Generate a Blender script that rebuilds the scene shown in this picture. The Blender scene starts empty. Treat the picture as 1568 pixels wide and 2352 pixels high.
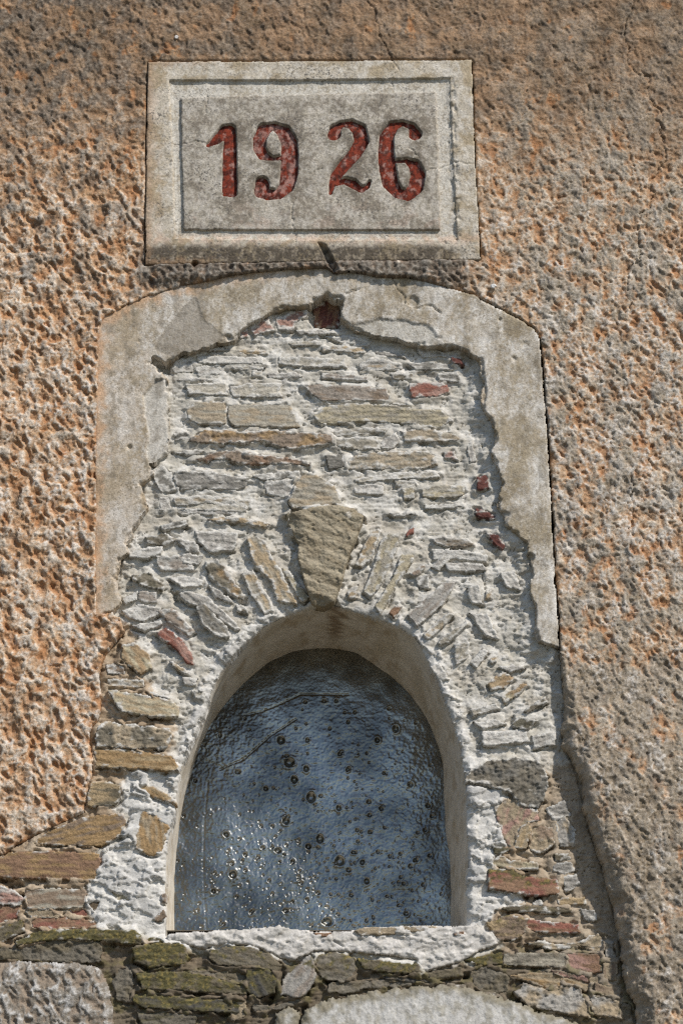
import bpy, math, random
import numpy as np
random.seed(7)
S = bpy.context.scene
# ------------------------------------------------------------------ camera, sky, sun, exposure
F_PX, TILT, DIST, ZC = 6000.0, math.radians(16.7), 6.0, 3.40     # focal length in photo pixels (1568 wide)
cd = bpy.data.cameras.new('camera'); cam = bpy.data.objects.new('camera', cd); S.collection.objects.link(cam)
cd.sensor_fit = 'VERTICAL'; cd.sensor_height = 22.2; cd.lens = 22.2 * F_PX / 2352.0
cd.clip_start = 0.1; cd.clip_end = 2000.0
cam.location = (0, -DIST * math.cos(TILT), ZC - DIST * math.sin(TILT))
cam.rotation_euler = (math.radians(90) + TILT, 0, 0)
S.camera = cam
SUN_AZ, SUN_EL = math.radians(44), math.radians(44)              # right of the wall's normal, above the horizon
w = bpy.data.worlds.new('World'); S.world = w; w.use_nodes = True
nt = w.node_tree; bg = nt.nodes['Background']
sky = nt.nodes.new('ShaderNodeTexSky'); sky.sky_type = 'NISHITA'; sky.sun_disc = False
sky.sun_elevation = SUN_EL; sky.sun_rotation = math.pi - SUN_AZ
sky.air_density = 1.0; sky.dust_density = 0.6; sky.ozone_density = 1.5; sky.altitude = 200
nt.links.new(sky.outputs[0], bg.inputs[0]); bg.inputs[1].default_value = 0.115
ld = bpy.data.lights.new('sun', 'SUN'); ld.energy = 4.2; ld.angle = math.radians(2.5); ld.color = (1.0, 0.95, 0.885)
sun = bpy.data.objects.new('sun', ld); S.collection.objects.link(sun)
from mathutils import Vector
sdir = Vector((math.sin(SUN_AZ) * math.cos(SUN_EL), -math.cos(SUN_AZ) * math.cos(SUN_EL), math.sin(SUN_EL)))
sun.rotation_euler = sdir.to_track_quat('Z', 'Y').to_euler(); sun.location = (4, -4, 7)
vs = S.view_settings; vs.view_transform = 'Standard'; vs.look = 'None'; vs.exposure = 0.0; vs.gamma = 1.0
vs.use_curve_mapping = False
S.cycles.max_bounces = 6; S.cycles.sample_clamp_direct = 1.4; S.cycles.use_denoising = False; S.cycles.pixel_filter_type = 'BLACKMAN_HARRIS'; S.cycles.filter_width = 1.3

# ------------------------------------------------------------------ measuring the photograph: pixel -> point on the wall
# wall coordinates are millimetres: x right, z up (0 at the picture's centre), h = height of the relief towards the viewer
ST, CT = math.sin(TILT), math.cos(TILT)
def wall(px, py, h=0.0):
    a = (np.asarray(px, float) - 784.0) / F_PX; b = (1176.0 - np.asarray(py, float)) / F_PX
    vy = CT - b * ST; vz = ST + b * CT
    t = (DIST * 1000 * CT - h) / vy
    return a * t, -DIST * 1000 * ST + vz * t
def photo(x, z, h=0.0):                                          # the inverse, for colour regions
    y = DIST * 1000 * CT - h; zz = z + DIST * 1000 * ST
    dep = y * CT + zz * ST; up = -y * ST + zz * CT
    return 784 + x / dep * F_PX, 1176 - up / dep * F_PX
K = 0.3853
CROP = {'A': (268.5, 67.1, .5993), 'B': (201.4, 604.1, K), 'C': (738.3, 604.1, K), 'D': (201.4, 1141, K),
        'E': (738.3, 1141, K), 'F': (0, 1745, K), 'G': (537, 1745, K), 'H': (963.8, 1745, K), 'P': (0, 0, 1),
        'N': (369.2, 1376, .5137)}
def pts(c, s):                                                   # 'x,y x,y ...' measured in a crop -> photo pixels
    ox, oy, k = CROP[c]
    return [(ox + k * float(p.split(',')[0]), oy + k * float(p.split(',')[1])) for p in s.split()]
def poly(pp, h=0.0):
    a = np.array(pp, float); x, z = wall(a[:, 0], a[:, 1], h)
    return np.stack([x, z], 1)

# ------------------------------------------------------------------ noise
def _hash(ix, iy, seed):
    n = (ix.astype(np.int64) * 374761393 + iy.astype(np.int64) * 668265263 + seed * 974634777) & 0xffffffff
    n = ((n ^ (n >> 13)) * 1274126177) & 0xffffffff
    n = ((n ^ (n >> 16)) * 2246822519) & 0xffffffff
    return ((n ^ (n >> 15)) & 0xffffff).astype(np.float32) / 16777216.0
def perlin(x, y, seed=0):
    fx, fy = np.floor(x), np.floor(y); ix, iy = fx.astype(np.int64), fy.astype(np.int64)
    u, v = (x - fx).astype(np.float32), (y - fy).astype(np.float32)
    def g(i, j):
        a = _hash(ix + i, iy + j, seed) * 6.2831853
        return np.cos(a) * (u - i) + np.sin(a) * (v - j)
    su, sv = u * u * u * (u * (u * 6 - 15) + 10), v * v * v * (v * (v * 6 - 15) + 10)
    a = g(0, 0); b = g(1, 0); c = g(0, 1); d = g(1, 1)
    return ((a + su * (b - a)) + sv * ((c + su * (d - c)) - (a + su * (b - a)))) * 1.5
def fbm(x, y, seed=0, o=4, gain=.5):
    r = np.zeros(np.shape(x), np.float32); a = 1.0; f = 1.0; s = 0
    for i in range(o):
        r += a * perlin(x * f + 17.3 * i, y * f - 9.1 * i, seed + i); s += a; a *= gain; f *= 2.03
    return r / s * 1.6
def worley(x, y, seed=0):
    fx, fy = np.floor(x), np.floor(y); ix, iy = fx.astype(np.int64), fy.astype(np.int64)
    d1 = np.full(x.shape, 9., np.float32); d2 = d1.copy(); idv = np.zeros(x.shape, np.float32)
    for i in (-1, 0, 1):
        for j in (-1, 0, 1):
            px = ix + i + _hash(ix + i, iy + j, seed); py = iy + j + _hash(ix + i, iy + j, seed + 51)
            d = np.sqrt((px - x) ** 2 + (py - y) ** 2).astype(np.float32)
            near = d < d1
            d2 = np.where(near, d1, np.minimum(d2, d)); idv = np.where(near, _hash(ix + i, iy + j, seed + 99), idv)
            d1 = np.where(near, d, d1)
    return d1, d2, idv
def sst(a, b, x):
    t = np.clip((x - a) / (b - a), 0, 1); return t * t * (3 - 2 * t)
def lerp(a, b, t): return a + (b - a) * t
def sdf(X, Z, P, lim=None):                                      # signed distance, positive inside
    X = X.astype(np.float32); Z = Z.astype(np.float32); P = np.asarray(P, np.float32)
    d = np.full(X.shape, 1e12, np.float32); ins = np.zeros(X.shape, bool); n = len(P)
    for i in range(n):
        ax, az = P[i]; bx, bz = P[(i + 1) % n]; ex, ez = bx - ax, bz - az
        wx, wz = X - ax, Z - az; t = np.clip((wx * ex + wz * ez) / max(ex * ex + ez * ez, 1e-9), 0, 1)
        d = np.minimum(d, (wx - ex * t) ** 2 + (wz - ez * t) ** 2)
        if az != bz:
            c = ((az > Z) != (bz > Z)) & (wx < ex * wz / ez); ins ^= c
    d = np.sqrt(d); return np.where(ins, d, -d)
def dline(X, Z, L):                                              # distance to an open line
    d = np.full(X.shape, 1e12, np.float32)
    for i in range(len(L) - 1):
        ax, az = L[i]; ex, ez = L[i + 1][0] - ax, L[i + 1][1] - az
        wx, wz = X - ax, Z - az; t = np.clip((wx * ex + wz * ez) / max(ex * ex + ez * ez, 1e-9), 0, 1)
        d = np.minimum(d, (wx - ex * t) ** 2 + (wz - ez * t) ** 2)
    return np.sqrt(d)
def rgb(r, g, b, sat=.86):
    y = .3 * r + .59 * g + .11 * b
    return np.array([((max(y + (c - y) * sat, 1) / 255.0) ** 2.2) for c in (r, g, b)], np.float32)
def mix(c0, c1, t): return c0 + (c1 - c0) * np.asarray(t)[..., None]

# ------------------------------------------------------------------ meshes, materials, objects
C = S.collection
def mesh_from(name, V, Fq, col=None, smooth=True):
    m = bpy.data.meshes.new(name); k = Fq.shape[1]
    m.vertices.add(len(V)); m.vertices.foreach_set('co', np.ascontiguousarray(V, np.float32).ravel())
    m.loops.add(Fq.size); m.loops.foreach_set('vertex_index', np.ascontiguousarray(Fq, np.int32).ravel())
    m.polygons.add(len(Fq)); m.polygons.foreach_set('loop_start', np.arange(0, Fq.size, k, dtype=np.int32))
    if smooth: m.polygons.foreach_set('use_smooth', np.ones(len(Fq), bool))
    m.update(calc_edges=True)
    if col is not None:
        at = m.color_attributes.new('Col', 'FLOAT_COLOR', 'POINT')
        at.data.foreach_set('color', np.ascontiguousarray(np.concatenate([col, np.ones((len(col), 1), np.float32)], 1), np.float32).ravel())
    return m
def obj(name, mesh, mat, parent=None):
    o = bpy.data.objects.new(name, mesh); C.objects.link(o)
    if mat is not None and not mesh.materials: mesh.materials.append(mat)
    if parent is not None: o.parent = parent
    return o
def thing(name, label, cat, group=None):
    o = bpy.data.objects.new(name, None); C.objects.link(o); o.empty_display_size = .2
    o['label'] = label; o['category'] = cat
    if group: o['group'] = group
    return o
def grid(x0, x1, z0, z1, st):
    xs = np.arange(x0, x1 + st, st, dtype=np.float32); zs = np.arange(z0, z1 + st, st, dtype=np.float32)
    return np.meshgrid(xs, zs)
def to_world(x, z, h): return np.stack([x * .001, -h * .001, z * .001 + ZC], -1)
def relief(name, X, Z, H, col, keep, mat, parent=None):          # one relief surface as a mesh of quads
    ny, nx = X.shape
    q = keep[:-1, :-1] & keep[1:, :-1] & keep[1:, 1:] & keep[:-1, 1:]
    idx = np.arange(nx * ny).reshape(ny, nx)
    Fq = np.stack([idx[:-1, :-1][q], idx[:-1, 1:][q], idx[1:, 1:][q], idx[1:, :-1][q]], 1)
    used = np.unique(Fq); rem = np.zeros(nx * ny, np.int32); rem[used] = np.arange(len(used))
    V = to_world(X, Z, H).reshape(-1, 3)[used]
    return obj(name, mesh_from(name, V, rem[Fq], np.clip(col.reshape(-1, 3)[used], .004, .9)), mat, parent)
def snap(X, Z, s, st, H, low):                                   # pull the rim of the grid onto the outline: crisp broken edges
    gz, gx = np.gradient(s, st); g2 = np.maximum(gx * gx + gz * gz, .2)
    out = s < 0; near_in = (s >= 0) & (s < .45 * st)
    t = np.where(out & (s > -2.3 * st), (-.06 * st - s) / g2, 0) + np.where(near_in, -s / g2, 0)
    dx, dz = np.clip(t * gx, -2 * st, 2 * st), np.clip(t * gz, -2 * st, 2 * st)
    return X + dx, Z + dz, np.where(out, low, H), s > -2.0 * st

def material(name, speck=.25, speck_scale=330., bump=.4, dark=(.06, .055, .05), dark_amt=0., rough=.92, cloud=.15, bump_mm=1.0):
    m = bpy.data.materials.new(name); m.use_nodes = True; t = m.node_tree; N = t.nodes; L = t.links
    p = N['Principled BSDF']; p.inputs['Roughness'].default_value = rough; p.inputs['Specular IOR Level'].default_value = .25
    at = N.new('ShaderNodeAttribute'); at.attribute_name = 'Col'
    tc = N.new('ShaderNodeTexCoord')
    def noise(sc, det, ro=.6):
        n = N.new('ShaderNodeTexNoise'); n.inputs['Scale'].default_value = sc; n.inputs['Detail'].default_value = det
        n.inputs['Roughness'].default_value = ro; L.new(tc.outputs['Object'], n.inputs['Vector']); return n
    def ramp(src, a, b, va, vb):
        r = N.new('ShaderNodeMapRange'); r.inputs[1].default_value = a; r.inputs[2].default_value = b
        r.inputs[3].default_value = va; r.inputs[4].default_value = vb; L.new(src, r.inputs[0]); return r
    def mul(cs, fs):
        k = N.new('ShaderNodeMix'); k.data_type = 'RGBA'; k.blend_type = 'MULTIPLY'; k.inputs[0].default_value = 1
        L.new(cs, k.inputs[6]); L.new(fs, k.inputs[7]); return k.outputs[2]
    n1 = noise(speck_scale, 3, .7); n2 = noise(38., 4, .6)
    r1 = ramp(n1.outputs['Fac'], .3, .7, 1 - speck, 1 + speck); r2 = ramp(n2.outputs['Fac'], .3, .7, 1 - cloud, 1 + cloud)
    c = mul(at.outputs['Color'], r1.outputs[0]); c = mul(c, r2.outputs[0])
    if dark_amt > 0:                                             # dark lichen specks
        n3 = noise(210., 2, .6); n4 = noise(14., 3, .6)
        a = ramp(n3.outputs['Fac'], .53, .66, 0, 1); b = ramp(n4.outputs['Fac'], .40, .66, 0, dark_amt)
        mm = N.new('ShaderNodeMath'); mm.operation = 'MULTIPLY'; L.new(a.outputs[0], mm.inputs[0]); L.new(b.outputs[0], mm.inputs[1])
        k = N.new('ShaderNodeMix'); k.data_type = 'RGBA'; L.new(mm.outputs[0], k.inputs[0]); L.new(c, k.inputs[6])
        k.inputs[7].default_value = (*dark, 1); c = k.outputs[2]
    L.new(c, p.inputs['Base Color'])
    nb = noise(260., 4, .65); bp = N.new('ShaderNodeBump'); bp.inputs['Strength'].default_value = bump
    bp.inputs['Distance'].default_value = .004 * bump_mm; L.new(nb.outputs['Fac'], bp.inputs['Height']); L.new(bp.outputs[0], p.inputs['Normal'])
    return m
M_REND = material('pitted_render', .30, 330, .55, (.075, .07, .06), .5, cloud=.12)
M_PLAS = material('old_plaster', .26, 300, .45, (.20, .16, .105), .9, cloud=.12)
M_PLAQ = material('plaque_plaster', .28, 320, .4, (.10, .09, .08), .95, cloud=.12)
M_MORT = material('lime_mortar', .16, 260, .35, (.16, .14, .11), .25, cloud=.10)
M_STON = material('sandstone', .22, 240, .6, (.09, .08, .06), .25, cloud=.14)
M_BRIK = material('red_brick', .25, 260, .6, (.10, .06, .05), .25, cloud=.15)
M_PAINT = material('worn_red_paint', .22, 330, .45, (.10, .05, .045), .5, cloud=.2)
M_LINE = material('niche_plaster', .10, 200, .18, (.25, .2, .14), .15, cloud=.08)

# ------------------------------------------------------------------ outlines measured on the photograph
SUR_OUT = [(217,1420),(216,1250),(218,1000),(222,800),(224,748),(240,722),(263,711),(300,692),(336,677),(380,664),(417,653),(479,640),(530,629),(587,622),(640,617),(700,614),
  (730,613),(748,612),(760,619),(772,626),(802,621),(840,627),(865,633),(904,635),(931,633),(980,645),(1031,661),(1060,668),(1085,674),(1110,690),(1135,704),(1160,716),(1189,731),(1224,754),(1237,774),
  (1243,820),(1249,912),(1256,989),(1262,1105),(1268,1208),(1274,1334),(1281,1411),(1282,1490)]
SUR_IN_R = [(1270,1482),(1255,1479),(1235,1476),(1229,1455),(1226,1434),(1227,1405),(1225,1380),(1216,1349),(1221,1320),(1218,1295),(1214,1270),(1208,1245),(1190,1228),(1162,1210),(1156,1183),(1148,1170),(1139,1160),(1146,1130),(1152,1105),(1143,1078),(1136,1060),(1127,1039),(1135,1005),
  (1131,980),(1125,959),(1108,939),(1104,905),(1112,878),(1100,855),(1098,831),(1085,815),(1077,808),(1060,801),(1047,795),(1008,795),(969,793),(940,787),(912,777),(869,768),(840,760),(811,752),(795,741),(781,727),(783,710),(785,690),(775,682),(769,684),(750,675),(735,682),(710,700),(680,706),(660,704),(633,708),(618,720),(595,735),(567,743),(552,762),(540,777),(500,786),(467,800),(430,808),(394,822)]
SUR_IN_L = [(376,828),(352,816),(345,830),(362,845),(372,848),(384,864),(388,900),(386,940),(389,990),(386,1035),(366,1050),(346,1064),(352,1082),(340,1094),(323,1110),(327,1125),(336,1145),(337,1172),(322,1192),(309,1214),(296,1240),(292,1266),(276,1280),(275,1300),(267,1326),(272,1350),(277,1380),(262,1402),(240,1408)]
PLQ = [(340,142),(700,141),(1083,138),(1086,240),(1091,380),(1097,480),(1103,596),(900,600),(780,600),(600,604),(334,608),(334,480),(337,300)]
MAS = [(340,830),(352,780),(394,830),(450,790),(560,735),(620,700),(700,660),(790,640),(880,720),(1050,760),(1110,800),(1130,860),(1150,950),(1165,1060),(1190,1180),(1240,1240),(1250,1470),(1283,1492),
  (1289,1526),(1293,1603),(1289,1711),(1310,1745),(1322,1776),(1341,1849),(1353,1907),(1372,1961),(1395,2038),(1407,2092),(1422,2150),(1426,2207),(1434,2257),(1457,2315),(1464,2365),(1475,2480),
  (-260,2480),(-260,2050),(-150,2010),(-60,1985),(0,1968),(24,1950),(50,1934),(96,1911),(150,1887),(193,1864),(200,1822),(212,1783),(213,1740),(206,1700),(205,1680),(222,1655),(232,1634),(233,1584),(228,1549),(240,1503),(262,1478),(286,1449),(276,1420),(240,1412),(240,1380),(275,1330),(280,1290),(300,1200),(330,1150),(330,1080),(335,980),(330,900)]
NF = [(383,2152),(382,2080),(381,1976),(388,1925),(401,1880),(408,1803),(418,1760),(436,1715),(452,1678),(471,1638),(494,1565),(529,1515),(567,1472),(610,1438),(656,1415),(714,1397),(762,1390),(800,1402),(858,1419),(905,1436),(954,1467),(978,1511),(1002,1565),(1024,1623),(1043,1673),(1056,1719),(1067,1785),(1071,1899),(1074,1961),(1069,2034),(1072,2152)]
NB = [(406,2190),(405,2080),(406,1976),(412,1900),(428,1822),(450,1745),(466,1705),(483,1669),(505,1635),(529,1603),(571,1557),(617,1519),(664,1496),(714,1485),(772,1484),(815,1491),(862,1519),(908,1553),(942,1588),(977,1638),(1000,1688),(1016,1745),(1020,1822),(1022,1899),(1032,1976),(1033,2053),(1029,2190)]
SILL = [(383,2150),(410,2141),(470,2140),(537,2134),(583,2132),(610,2129),(641,2126),(680,2134),(722,2140),(768,2140),(818,2136),(850,2131),(920,2128),(999,2126),(1040,2128),(1092,2123),(1118,2140),(1146,2166),(1130,2176),(1107,2182),(1061,2207),(1040,2214),(1022,2219),(1000,2226),(976,2236),(966,2226),(953,2207),(900,2196),(814,2188),(770,2186),(730,2184),(700,2196),(668,2207),(640,2200),(599,2181),(570,2172),(537,2172),(500,2170),(462,2181),(430,2172),(385,2163)]
BLOB = [(-250,2205),(-100,2212),(0,2210),(50,2204),(108,2207),(160,2208),(216,2216),(236,2232),(247,2257),(254,2290),(258,2323),(266,2480),(-250,2480)]
WASH = [(676,2480),(684,2352),(700,2318),(740,2300),(790,2290),(850,2276),(905,2270),(960,2262),(1020,2262),(1075,2268),(1120,2280),(1160,2290),(1230,2318),(1300,2340),(1362,2362),(1380,2480)]
WASH2 = [(625,2420),(632,2330),(650,2316),(672,2314),(690,2326),(690,2350),(680,2420)]
CRACKS = [[(845,0),(862,30),(870,62),(874,90),(888,112),(897,136),(905,146),(916,160),(902,176),(898,196)],
  [(1453,0),(1451,24),(1436,54),(1434,75),(1447,135),(1441,150),(1463,168),(1490,177),(1489,228),(1514,255),(1517,315),(1526,372),(1490,420),(1499,450),(1486,480),(1466,490),(1466,545),(1470,600),(1441,616),(1438,668),(1452,720)],
  [(905,638),(909,660),(926,676),(934,692),(950,703),(960,705)],[(796,673),(812,666),(830,660)],[(676,540),(672,500),(674,470),(676,455)],
  [(400,332),(430,330),(452,326),(470,326)],[(678,540),(679,556)],[(940,340),(960,360)],[(970,395),(1010,385),(1040,372),(1090,378)],[(470,215),(478,235),(470,260)],
  [(1455,1095),(1450,1140),(1452,1190),(1445,1230)],[(960,705),(990,700),(1010,716)],[(712,400),(740,385)]]

ST_ = 2.5
GX, GZ = grid(-960, 960, -1330, 1470, ST_)
PX, PY = photo(GX, GZ)                                           # where each wall point lies in the photo (colour regions only)
edge_n = 3.2 * fbm(GX / 26, GZ / 26, 5, 4) + 1.2 * perlin(GX / 4.5, GZ / 4.5, 8)

# base level of the coats above the masonry
def coat_level(px, py):
    l = 30 - 8 * sst(1500, 1900, py) + 7 * sst(720, 600, py); r = 33 + 34 * sst(1480, 1900, py) + 4 * sst(720, 600, py)
    return lerp(l, r, sst(500, 1100, px))

# ------------------------------------------------------------------ rough render
WALL = thing('building_wall', 'old rubble stone wall coated in pitted ochre render', 'wall')
def render_relief(X, Z, px, py):
    # warped, slightly raking dents
    wx = X + 7 * fbm(X / 45, Z / 45, 31, 2) + 2.5 * fbm(X / 11, Z / 11, 32, 2); wz = Z + 7 * fbm(X / 45, Z / 45, 33, 2) + 2.5 * fbm(X / 11, Z / 11, 35, 2)
    u = wx + .38 * wz; v = wz
    coarse = np.clip(sst(250, 950, py + .25 * np.abs(px - 784)) + .25 * fbm(X / 190, Z / 190, 41, 2), 0, 1)
    left = sst(900, 300, px); lowright = sst(1150, 1350, px) * sst(1400, 1800, py)
    coarse = coarse * (1 - .12 * lowright)
    d1, d2, i1 = worley(u / 17.5, v / 25, 3)
    e1, e2, i2 = worley(u / 9 + 5, v / 10.5, 13)
    f1, f2, i3 = worley(wx / 38 + 2.2, wz / 60, 23)
    pit = sst(.66, .06, d1) * sst(.25, .6, i1)
    pit2 = sst(.50, .08, e1) * sst(.45, .7, i2)
    g1, g2, i4 = worley(wx / 6.2 + 3, wz / 6.8, 29); pit4 = sst(.40, .18, g1) * sst(.55, .75, i4)
    pit3 = sst(.55, .12, f1) * sst(.60, .8, i3)
    lump = fbm(X / 24, Z / 30, 51, 4, .55)
    ridge = 1 - np.abs(fbm(u / 30, v / 44, 57, 3)) * 1.6
    grain = fbm(X / 6.5, Z / 6.5, 61, 3, .6)
    amp = lerp(.58, 1.0, coarse) * lerp(.85, 1.15, left)
    h = amp * (-lerp(5.8, 6.0, left) * pit - lerp(4.4, 3.0, left) * pit2 - lerp(2.8, 4.5, left) * pit3 - lerp(2.2, 1.2, left) * pit4 + 2.8 * lump + 2.8 * ridge) + 1.15 * grain
    h += 5 * fbm(X / 260, Z / 260, 71, 2)
    rel = (-lerp(.6, .9, left) * pit - .5 * pit2 - lerp(.4, .6, left) * pit3 - .3 * pit4 + .30 * lump + .38 * (ridge - .5) + .30 * grain)
    return h, rel, coarse
def render_colour(X, Z, px, py, rel, coarse):
    n1 = fbm(X / 120, Z / 120, 81, 4); n2 = fbm(X / 38, Z / 38, 87, 4); n3 = fbm(X / 9, Z / 9, 91, 3); n4 = fbm(X / 75, Z / 95, 95, 4)
    left = sst(700, 150, px); top = sst(520, 120, py + 120 * n1); right = sst(1080, 1250, px)
    ochre = mix(rgb(194, 150, 108, .76), rgb(206, 156, 106, .76), sst(-.3, .5, n2)); brown = rgb(136, 106, 78, .84); deep = rgb(178, 118, 70, .76)
    pale = rgb(220, 198, 172, .76); grey = rgb(164, 152, 134); white = rgb(208, 201, 192); moss = rgb(132, 119, 96)
    ochre = mix(ochre, rgb(184, 146, 108, .76), .7 * right); pale = mix(pale + 0 * ochre, rgb(204, 184, 158, .76), .8 * right)
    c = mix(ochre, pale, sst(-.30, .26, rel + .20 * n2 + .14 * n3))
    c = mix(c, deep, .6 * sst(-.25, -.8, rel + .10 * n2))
    # brown patina over the top
    c = mix(c, mix(brown, rgb(166, 130, 96, .84), sst(-.35, .5, n2 + .4 * rel)), np.clip(.95 * top + .45 * sst(.1, .5, n4) * sst(900, 300, py), 0, 1))
    # grey weathering, strongest beside the opening and down the right side
    gr = sst(.0, .55, n4 + .35 * n2 + .25 * right + .55 * right * sst(1350, 1650, py) - .15 * left + .25 * rel)
    c = mix(c, mix(grey, moss, sst(.0, .6, n3 + .5 * n2)), gr * lerp(.38, .84, right) * (1 - .5 * top))
    lr = right * sst(1350, 1750, py) * sst(-.5, .3, n4 + .4 * n2); c = mix(c, mix(rgb(122, 106, 84), rgb(158, 140, 116), sst(-.4, .4, rel + .4 * n3)), .62 * lr)
    c = mix(c, mix(rgb(96, 80, 62), rgb(134, 112, 86), sst(-.4, .4, rel + .4 * n3)), .60 * sst(420, 120, py) * sst(-.15, .45, fbm(X / 95, Z / 70, 99, 5, .6) + .22 * sst(1000, 1500, px) + .1 * left))
    # pale bloom
    wb = sst(.12, .5, fbm(X / 42, Z / 52, 101, 5, .6) + .25 * n3 + .30 * right * sst(600, 800, py) * sst(1500, 1250, py) + .3 * sst(160, 0, np.abs(px - 215)) * sst(700, 900, py) + .20 * rel) * sst(300, 620, py)
    c = mix(c, white, .60 * wb * sst(-.45, .25, n3 + .8 * rel))
    n6 = fbm(X / 5.5, Z / 5.5, 105, 2); c = mix(c, rgb(120, 106, 86), .30 * sst(.15, .6, n6 + .5 * n2)); c = mix(c, rgb(214, 204, 190), .28 * sst(.2, .6, -n6 + .4 * n4 + .3 * rel) * (1 - .6 * top))
    # dark grime: top left, band under the plaque, right edge
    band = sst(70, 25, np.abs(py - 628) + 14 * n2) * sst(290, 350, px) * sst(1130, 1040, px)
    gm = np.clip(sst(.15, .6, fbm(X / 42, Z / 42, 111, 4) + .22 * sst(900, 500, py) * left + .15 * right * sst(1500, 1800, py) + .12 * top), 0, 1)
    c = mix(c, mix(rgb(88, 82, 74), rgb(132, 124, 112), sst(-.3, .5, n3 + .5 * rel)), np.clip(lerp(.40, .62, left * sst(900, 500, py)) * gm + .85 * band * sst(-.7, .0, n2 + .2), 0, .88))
    # bright orange beds where the skin has gone
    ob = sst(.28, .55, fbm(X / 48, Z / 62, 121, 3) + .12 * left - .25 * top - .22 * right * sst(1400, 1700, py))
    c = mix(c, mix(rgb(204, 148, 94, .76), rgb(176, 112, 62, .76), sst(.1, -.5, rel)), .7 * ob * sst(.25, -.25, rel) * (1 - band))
    return c * (1 + .16 * n3[..., None])

RH, RREL, RCO = render_relief(GX, GZ, PX, PY)
RLEV = coat_level(PX, PY)
s_mas = sdf(GX, GZ, poly(MAS, 20)); s_sur = sdf(GX, GZ, poly(SUR_OUT + SUR_IN_R + SUR_IN_L, 34)); s_plq = sdf(GX, GZ, poly(PLQ, 36))
sur_full = sdf(GX, GZ, poly(SUR_OUT + [(1250, 1482), (1000, 1300), (500, 1300), (240, 1412)], 34))
gapn = lerp(-6.0, 3.4, sst(900, 1180, PX)) + 1.2 * sst(-.2, .6, fbm(GX / 60, GZ / 60, 131, 3)) * sst(900, 1240, PX)
hole = np.maximum(np.maximum(s_mas, sur_full), s_plq + 1.0)
thick0 = sst(1180, 1300, PX) * sst(1500, 1750, PY)
s_ren = -hole + thick0 * (9 * fbm(GX / 55, GZ / 55, 133, 3)) + edge_n * sst(20, 60, np.abs(s_plq)) * .9 - gapn * sst(10, 2, np.abs(sur_full))
# the coat leans back towards its broken edges; on the right below it is a thick rounded lip
thick = sst(1180, 1300, PX) * sst(1500, 1750, PY)
rr = lerp(6, 46, thick)
edge = np.clip(1 - s_ren / rr, 0, 1)
HR = RLEV + RH * lerp(1, .85, edge * thick) - lerp(5, 34, thick) * edge ** 2.2
CWX, CWZ = GX + 7 * fbm(GX / 26, GZ / 26, 145, 3), GZ + 5 * fbm(GX / 26, GZ / 26, 147, 3)
for L_ in CRACKS:
    dl = dline(CWX, CWZ, poly(L_, 35)) + 1.0 * perlin(GX / 7, GZ / 7, 141); HR -= 6 * sst(2.2, .4, dl)
HR += 10 * sst(50, 25, np.abs(PY - 622)) * sst(330, 380, PX) * sst(1110, 1060, PX)
notch = poly([(728, 556), (748, 562), (764, 590), (778, 622), (766, 628), (752, 612), (742, 584)], 36); s_no = sdf(GX, GZ, notch) + .5 * edge_n
HR -= 17 * sst(-1, 5, s_no)
HR += 4 * sst(30, 4, np.abs(sur_full)) * sst(1000, 700, PX) * sst(680, 740, PY)
hx, hz = wall(447, 606, 36); HR -= 26 * sst(9, 5, np.hypot(GX - hx, GZ - hz)); 
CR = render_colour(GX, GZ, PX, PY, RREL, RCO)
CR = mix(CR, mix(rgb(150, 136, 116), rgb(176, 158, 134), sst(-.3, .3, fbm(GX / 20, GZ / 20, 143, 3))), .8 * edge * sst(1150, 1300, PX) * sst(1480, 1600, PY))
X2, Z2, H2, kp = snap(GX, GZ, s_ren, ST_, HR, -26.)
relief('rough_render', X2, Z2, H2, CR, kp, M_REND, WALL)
# the coat goes on past the picture, coarser
OX, OZ = grid(-3200, 3200, -3390, 2600, 14.); opx, opy = photo(OX, OZ)
oh, orel, oco = render_relief(OX, OZ, np.clip(opx, -100, 1700), np.clip(opy, -100, 2500))
inner = (np.abs(OX) < 945) & (OZ > -1315) & (OZ < 1455)
oc = render_colour(OX, OZ, np.clip(opx, -100, 1700), np.clip(opy, -100, 2500), orel, oco)
relief('outer_render', OX, OZ, coat_level(np.clip(opx, -100, 1700), np.clip(opy, -100, 2500)) + oh - 7, oc, ~inner, M_REND, WALL)
# patch of the same render at the lower left
nrow = int((wall(784, 2050, 0)[1] + 1330) / ST_); GXb, GZb, PXb, PYb, ENb, CLb = GX[:nrow], GZ[:nrow], PX[:nrow], PY[:nrow], edge_n[:nrow], None
s_b = sdf(GXb, GZb, poly(BLOB, 30)) + ENb * 1.3
hb = 34 + RH[:nrow] * .9 - 16 * np.clip(1 - s_b / 26, 0, 1) ** 2
cb = mix(mix(rgb(132, 123, 110), rgb(196, 191, 184), sst(-.25, .4, RREL[:nrow] + .4 * fbm(GXb / 30, GZb / 30, 151, 3))), rgb(164, 134, 106), .35 * sst(-.2, -.7, RREL[:nrow]))
X2, Z2, H2, kp = snap(GXb, GZb, s_b, ST_, hb, -20.)
relief('render_patch', X2, Z2, H2, cb, kp & (PYb > 2150), M_REND, WALL)

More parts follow.
